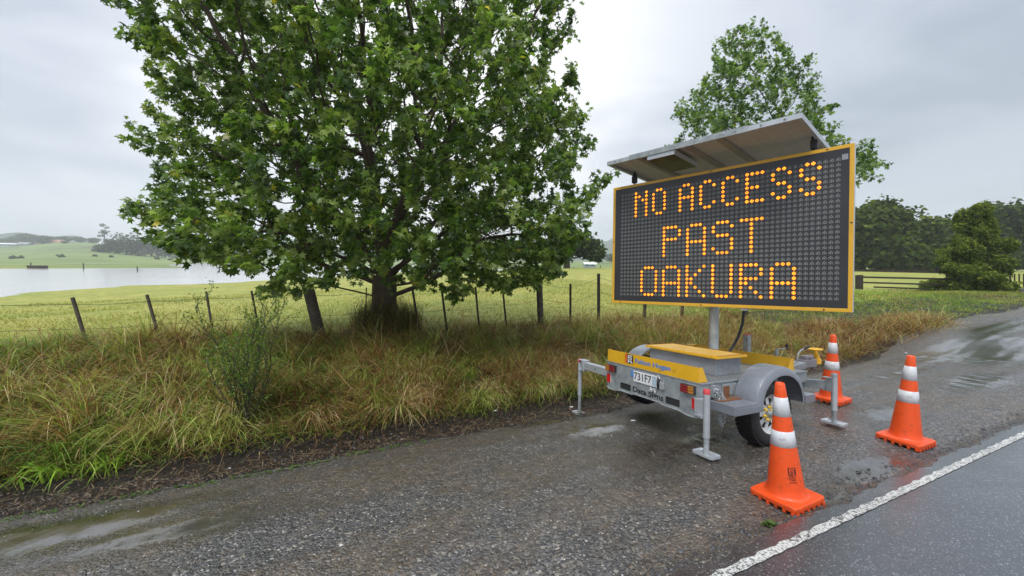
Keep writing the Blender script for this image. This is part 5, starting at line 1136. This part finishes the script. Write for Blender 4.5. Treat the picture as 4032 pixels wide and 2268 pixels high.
# raised matt border round the lamp field
mb.box(-q0, -1.235, .0035, .006, -q1, q1); mb.box(1.245, q0, .0035, .006, -q1, q1); mb.box(-1.235, 1.245, .0035, .006, .745, q1); mb.box(-1.235, 1.245, .0035, .006, -q1, -.735)
face = part(mb, 'sign_face', M_face, M=ML)
ROWS = {0: [(4, 'N'), (9, 'O'), (16, 'A'), (21, 'C'), (26, 'C'), (31, 'E'), (36, 'S'), (41, 'S')], 10: [(12, 'P'), (18, 'A8'), (24, 'S8'), (30, 'T8')], 20: [(6, 'O8'), (12, 'A8'), (18, 'K8'), (24, 'U8'), (30, 'R8'), (36, 'A8')]}
GL = {'N': ['1001', '1101', '1011', '1001', '1001', '1001', '1001'], 'O': ['0110', '1001', '1001', '1001', '1001', '1001', '0110'], 'A': ['0110', '1001', '1001', '1111', '1001', '1001', '1001'],
      'C': ['0110', '1001', '1000', '1000', '1000', '1001', '0110'], 'E': ['1111', '1000', '1000', '1110', '1000', '1000', '1111'], 'S': ['0110', '1001', '1000', '0110', '0001', '1001', '0110'],
      'P': ['11110', '10001', '10001', '11110', '10000', '10000', '10000', '10000'], 'A8': ['01110', '10001', '10001', '10001', '11111', '10001', '10001', '10001'], 'S8': ['01110', '10001', '10000', '01110', '00001', '00001', '10001', '01110'],
      'T8': ['11111']+['00100']*7, 'O8': ['01110']+['10001']*6+['01110'], 'K8': ['10001', '10010', '10100', '11000', '11000', '10100', '10010', '10001'], 'U8': ['10001']*7+['01110'], 'R8': ['11110', '10001', '10001', '11110', '11000', '10100', '10010', '10001']}
lit = set()
for r0, ls in ROWS.items():
    for c0, gch in ls:
        for i, row in enumerate(GL[gch]):
            for j_, ch_ in enumerate(row):
                if ch_ == '1': lit.add((r0+i, c0+j_))
px0, px1, pz0, pz1 = -1.1615, 1.188, .6935, -.6975
on, off, glow = MB(), MB(), MB()
dots = [(0, .0120), (-.0115, .001), (.0115, .001), (0, -.0105)]
def disc(mb, a, c, r, y, n=7, mi=0):
    V = [(a+r*math.cos(2*math.pi*k_/n), y, c+r*math.sin(2*math.pi*k_/n)) for k_ in range(n)]; mb.add(V+[(a, y-.0015, c)], [(k_, (k_+1) % n, n) for k_ in range(n)], mi)
for r_ in range(28):
    for c_ in range(48):
        a = px0+(px1-px0)*c_/47; c = pz0+(pz1-pz0)*r_/27
        if (r_, c_) in lit:
            for dx, dz in dots: disc(on, a+dx, c+dz, .0060, .0015)
            V = [(a+.0195*math.cos(t_), .0040, c+.0195*math.sin(t_)) for t_ in [2*math.pi*k_/10 for k_ in range(10)]]; on.add(V, [tuple(range(10))], 1)  # glowing disc behind the dots imitates their bloom halo
        else:
            for dx, dz in dots: disc(off, a+dx, c+dz, .0062, .0040, 5)
            for dx, dz in ((-.0145, -.012), (-.004, -.001), (.0135, -.012)): disc(off, a+dx, c+dz, .0052, .0042, 4)
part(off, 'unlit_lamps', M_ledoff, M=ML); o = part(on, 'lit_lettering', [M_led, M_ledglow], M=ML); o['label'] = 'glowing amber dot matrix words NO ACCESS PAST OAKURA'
part(MB().box(-.12, .12, .131, .30, -.6, .6), 'mast_clamp', M_alu, .006, M=ML)
part(MB().box(.34, .40, .02, .09, -hh-.03, -hh-.003), 'cable_gland', M_alu, .004, M=ML)
part(MB().box(1.215, 1.262, .0005, .0034, .68, .735), 'light_sensor', M_grey, M=ML)
# solar panel above
ya, ro, th = -.096, -.028, -.032
e1 = Vector((math.cos(ya)*math.cos(ro), math.sin(ya)*math.cos(ro), math.sin(ro))); e2 = Vector((-math.sin(ya)*math.cos(th), math.cos(ya)*math.cos(th), math.sin(th))); e3 = e1.cross(e2).normalized(); e2 = e3.cross(e1)
org = Vector((-.107, -.5, 1.049)); MP = ML @ Matrix([[e1[i], e2[i], e3[i], org[i]] for i in range(3)]+[[0, 0, 0, 1]])
w2, L2 = 1.083, 1.15
mb = MB(); mb.box(-w2, w2, 0, .004, -.045, .005); mb.box(-w2, w2, L2-.004, L2, -.045, .005); mb.box(-w2, -w2+.004, .004, L2-.004, -.045, .005); mb.box(w2-.004, w2, .004, L2-.004, -.045, .005)
mb.box(-w2+.004, w2-.004, .004, .035, -.045, -.041); mb.box(w2-.035, w2-.004, .035, L2-.004, -.045, -.041); mb.box(-w2+.004, -w2+.035, .035, L2-.004, -.045, -.041)
sp = part(mb, 'solar_panel', M_alu, M=MP)
MB().box(-w2+.005, w2-.005, .005, L2-.005, -.004, .0035).build('backsheet', M_pv, sp)
mb = MB()
for a in (-.30*w2*2+.02, -.02, .31*w2): mb.box(a-.03, a+.03, .036, L2-.01, -.044, -.0045)
mb.build('cross_rib', simple('rib_brown', (.30, .27, .22), .6), sp, .002)
mb = MB()
for a in np.arange(-w2+.16, w2-.05, .165): mb.box(a-.0025, a+.0025, .04, L2-.01, -.0055, -.0042)
for b in np.arange(.17, L2, .165): mb.box(-w2+.04, w2-.04, b-.002, b+.002, -.0052, -.0042)
mb.build('cell_lines', simple('cell_line', (.62, .58, .50), .5), sp)
mb = MB(); mb.box(-.74, .63, -.010, -.0005, -.052, .012); mb.build('splice_plate', M_galv, sp, .001)
mb = MB()
for a in (-.60, -.46, -.13, .10, .40, .52, -.95, -.87, .75, .95): mb.lathe([(.0001, -.018), (.007, -.016), (.010, -.0105)], 10, 'y', (a, 0, -.018))
mb.build('bolt', M_galv, sp)
mb = MB(); mb.box(-.48, -.145, .01, .62, -.098, -.046); o = mb.build('controller_box', M_pvdark, sp, .002); MB().box(-.485, -.14, .003, .0095, -.102, -.046).build('front_lip', M_alu, o); MB().box(-.1445, -.139, .01, .62, -.102, -.046).build('side_lip', M_alu, o)
# the two black pivots carrying the panel
for a in (-1.02, .985):
    mb = MB(); mb.tube([(a, .07, hh), (a, .07, hh+.20)], .013, 8); mb.box(a-.03, a+.03, .04, .10, hh+.035, hh+.125); mb.box(a-.022, a+.022, .045, .095, hh+.125, hh+.165); part(mb, 'panel_pivot', M_black, .003, M=ML)

# ------------------------------------------------------------------ traffic cones
def ring_text(txt, size, z, rfun, mat, parent, ang, off=0.0):
    me = text_mesh(txt, size, .0003, off); me.materials.clear(); me.materials.append(mat)
    for v in me.vertices:
        zz = z+v.co.y; r = rfun(zz)+.0008+v.co.z; a = ang+v.co.x/rfun(zz); v.co = (r*math.sin(a), -r*math.cos(a), zz)
    return mobj('lettering', me, parent)
def make_cone(label, P, yaw, nrm, logo=False, dirty=0):
    n_ = Vector(nrm).normalized(); q = Vector((0, 0, 1)).rotation_difference(n_).to_matrix().to_4x4()
    root = empty('traffic_cone', Matrix.Translation(P) @ q @ Matrix.Rotation(yaw, 4, 'Z')); tag(root, label, 'traffic cone', 'orange cones around the sign trailer')
    B, rf = .178, (lambda z: .126-(.126-.031)*(z-.06)/.84)
    mb = MB(); pts = []
    for sx, sy, a0 in ((1, 1, 0), (-1, 1, 90), (-1, -1, 180), (1, -1, 270)):
        for k_ in range(6): a = math.radians(a0+90*k_/5); pts.append((sx*(B-.035)+.035*math.cos(a), sy*(B-.035)+.035*math.sin(a)))
    n = len(pts); lv = [(.985, .022), (1.0, .026), (1.0, .05), (.985, .058)]
    V = [(x*s_, y*s_, z) for s_, z in lv for x, y in pts]; F_ = [(i*n+k_, i*n+(k_+1) % n, (i+1)*n+(k_+1) % n, (i+1)*n+k_) for i in range(3) for k_ in range(n)]+[tuple(range(n))[::-1], tuple(range(3*n, 4*n))]
    mb.add(V, F_)
    for sgn in (-1, 1):
        for k_ in range(6):
            u = -.15+.06*k_
            for (x, y) in ((u, sgn*(B-.012)), (sgn*(B-.012), u)): mb.box(x-.013, x+.013, y-.012, y+.010, 0, .0225)
    mb.build('base', M_cone, root, .003)
    mb = MB(); mb.lathe([(.15, .0585), (.136, .064), (.129, .075), (rf(.12), .12)]+[(rf(z), z) for z in np.linspace(.15, .895, 14)]+[(.026, .902), (.020, .900), (.018, .85)], 40); mb.build('body', M_cone, root)
    for z0, z1 in ((.43, .545), (.655, .795)):
        mb = MB(); mb.lathe([(rf(z0)+.0002, z0-.0005), (rf(z0)+.0014, z0), (rf(z1)+.0014, z1), (rf(z1)+.0002, z1+.0005)], 40); mb.build('reflective_band', M_band, root)
    if logo:
        a0 = -yaw-.16; e = emblem(root, Matrix.Identity(4), .052, M_ink, M_cone, None)
        r = rf(.262)+.0008; M = Matrix.Rotation(a0, 4, 'Z') @ Matrix.Translation((0, -r, .262)) @ Matrix.Rotation(-.113, 4, 'X')
        import bmesh
        bm_ = bmesh.new(); bm_.from_mesh(e.data); bmesh.ops.subdivide_edges(bm_, edges=[q_ for q_ in bm_.edges if abs(q_.verts[0].co.x-q_.verts[1].co.x) > .004], cuts=5, use_grid_fill=True); bm_.to_mesh(e.data); bm_.free()
        for v in e.data.vertices: v.co.y += (v.co.x**2)/(2*rf(.262))
        e.matrix_local = M
        ring_text('Fulton', .017, .222, rf, M_ink, root, a0, .0004); ring_text('Hogan', .017, .207, rf, M_ink, root, a0, .0004); ring_text('21910', .020, .185, rf, M_ink, root, a0, .0002)
    return root
make_cone('nearest orange cone with black emblem standing in front of the trailer wheel', (2.134, 2.877, -.028), math.radians(23), (-.083, .05, 1), True)
make_cone('orange cone standing alone on wet gravel nearest the white road line', (4.081, 3.906, -.030), math.radians(24), (.0, .01, 1))
make_cone('farthest orange cone behind the front jack of the trailer', (4.359, 5.186, -.05), math.radians(28), (-.01, .02, 1))

# ------------------------------------------------------------------ rain haze in the air
hz = MB().box(-1500, 1500, -60, 1620, -8, 130); m, nt = newmat('haze')
v = nd(nt, 'ShaderNodeVolumePrincipled', {}, Color=(.92, .95, 1.0), Density=.00062); v.inputs['Anisotropy'].default_value = .2
o_ = nt.nodes.new('ShaderNodeOutputMaterial'); nt.links.new(v.outputs[0], o_.inputs['Volume'])
ho = hz.build('haze', m); tag(ho, kind='stuff')
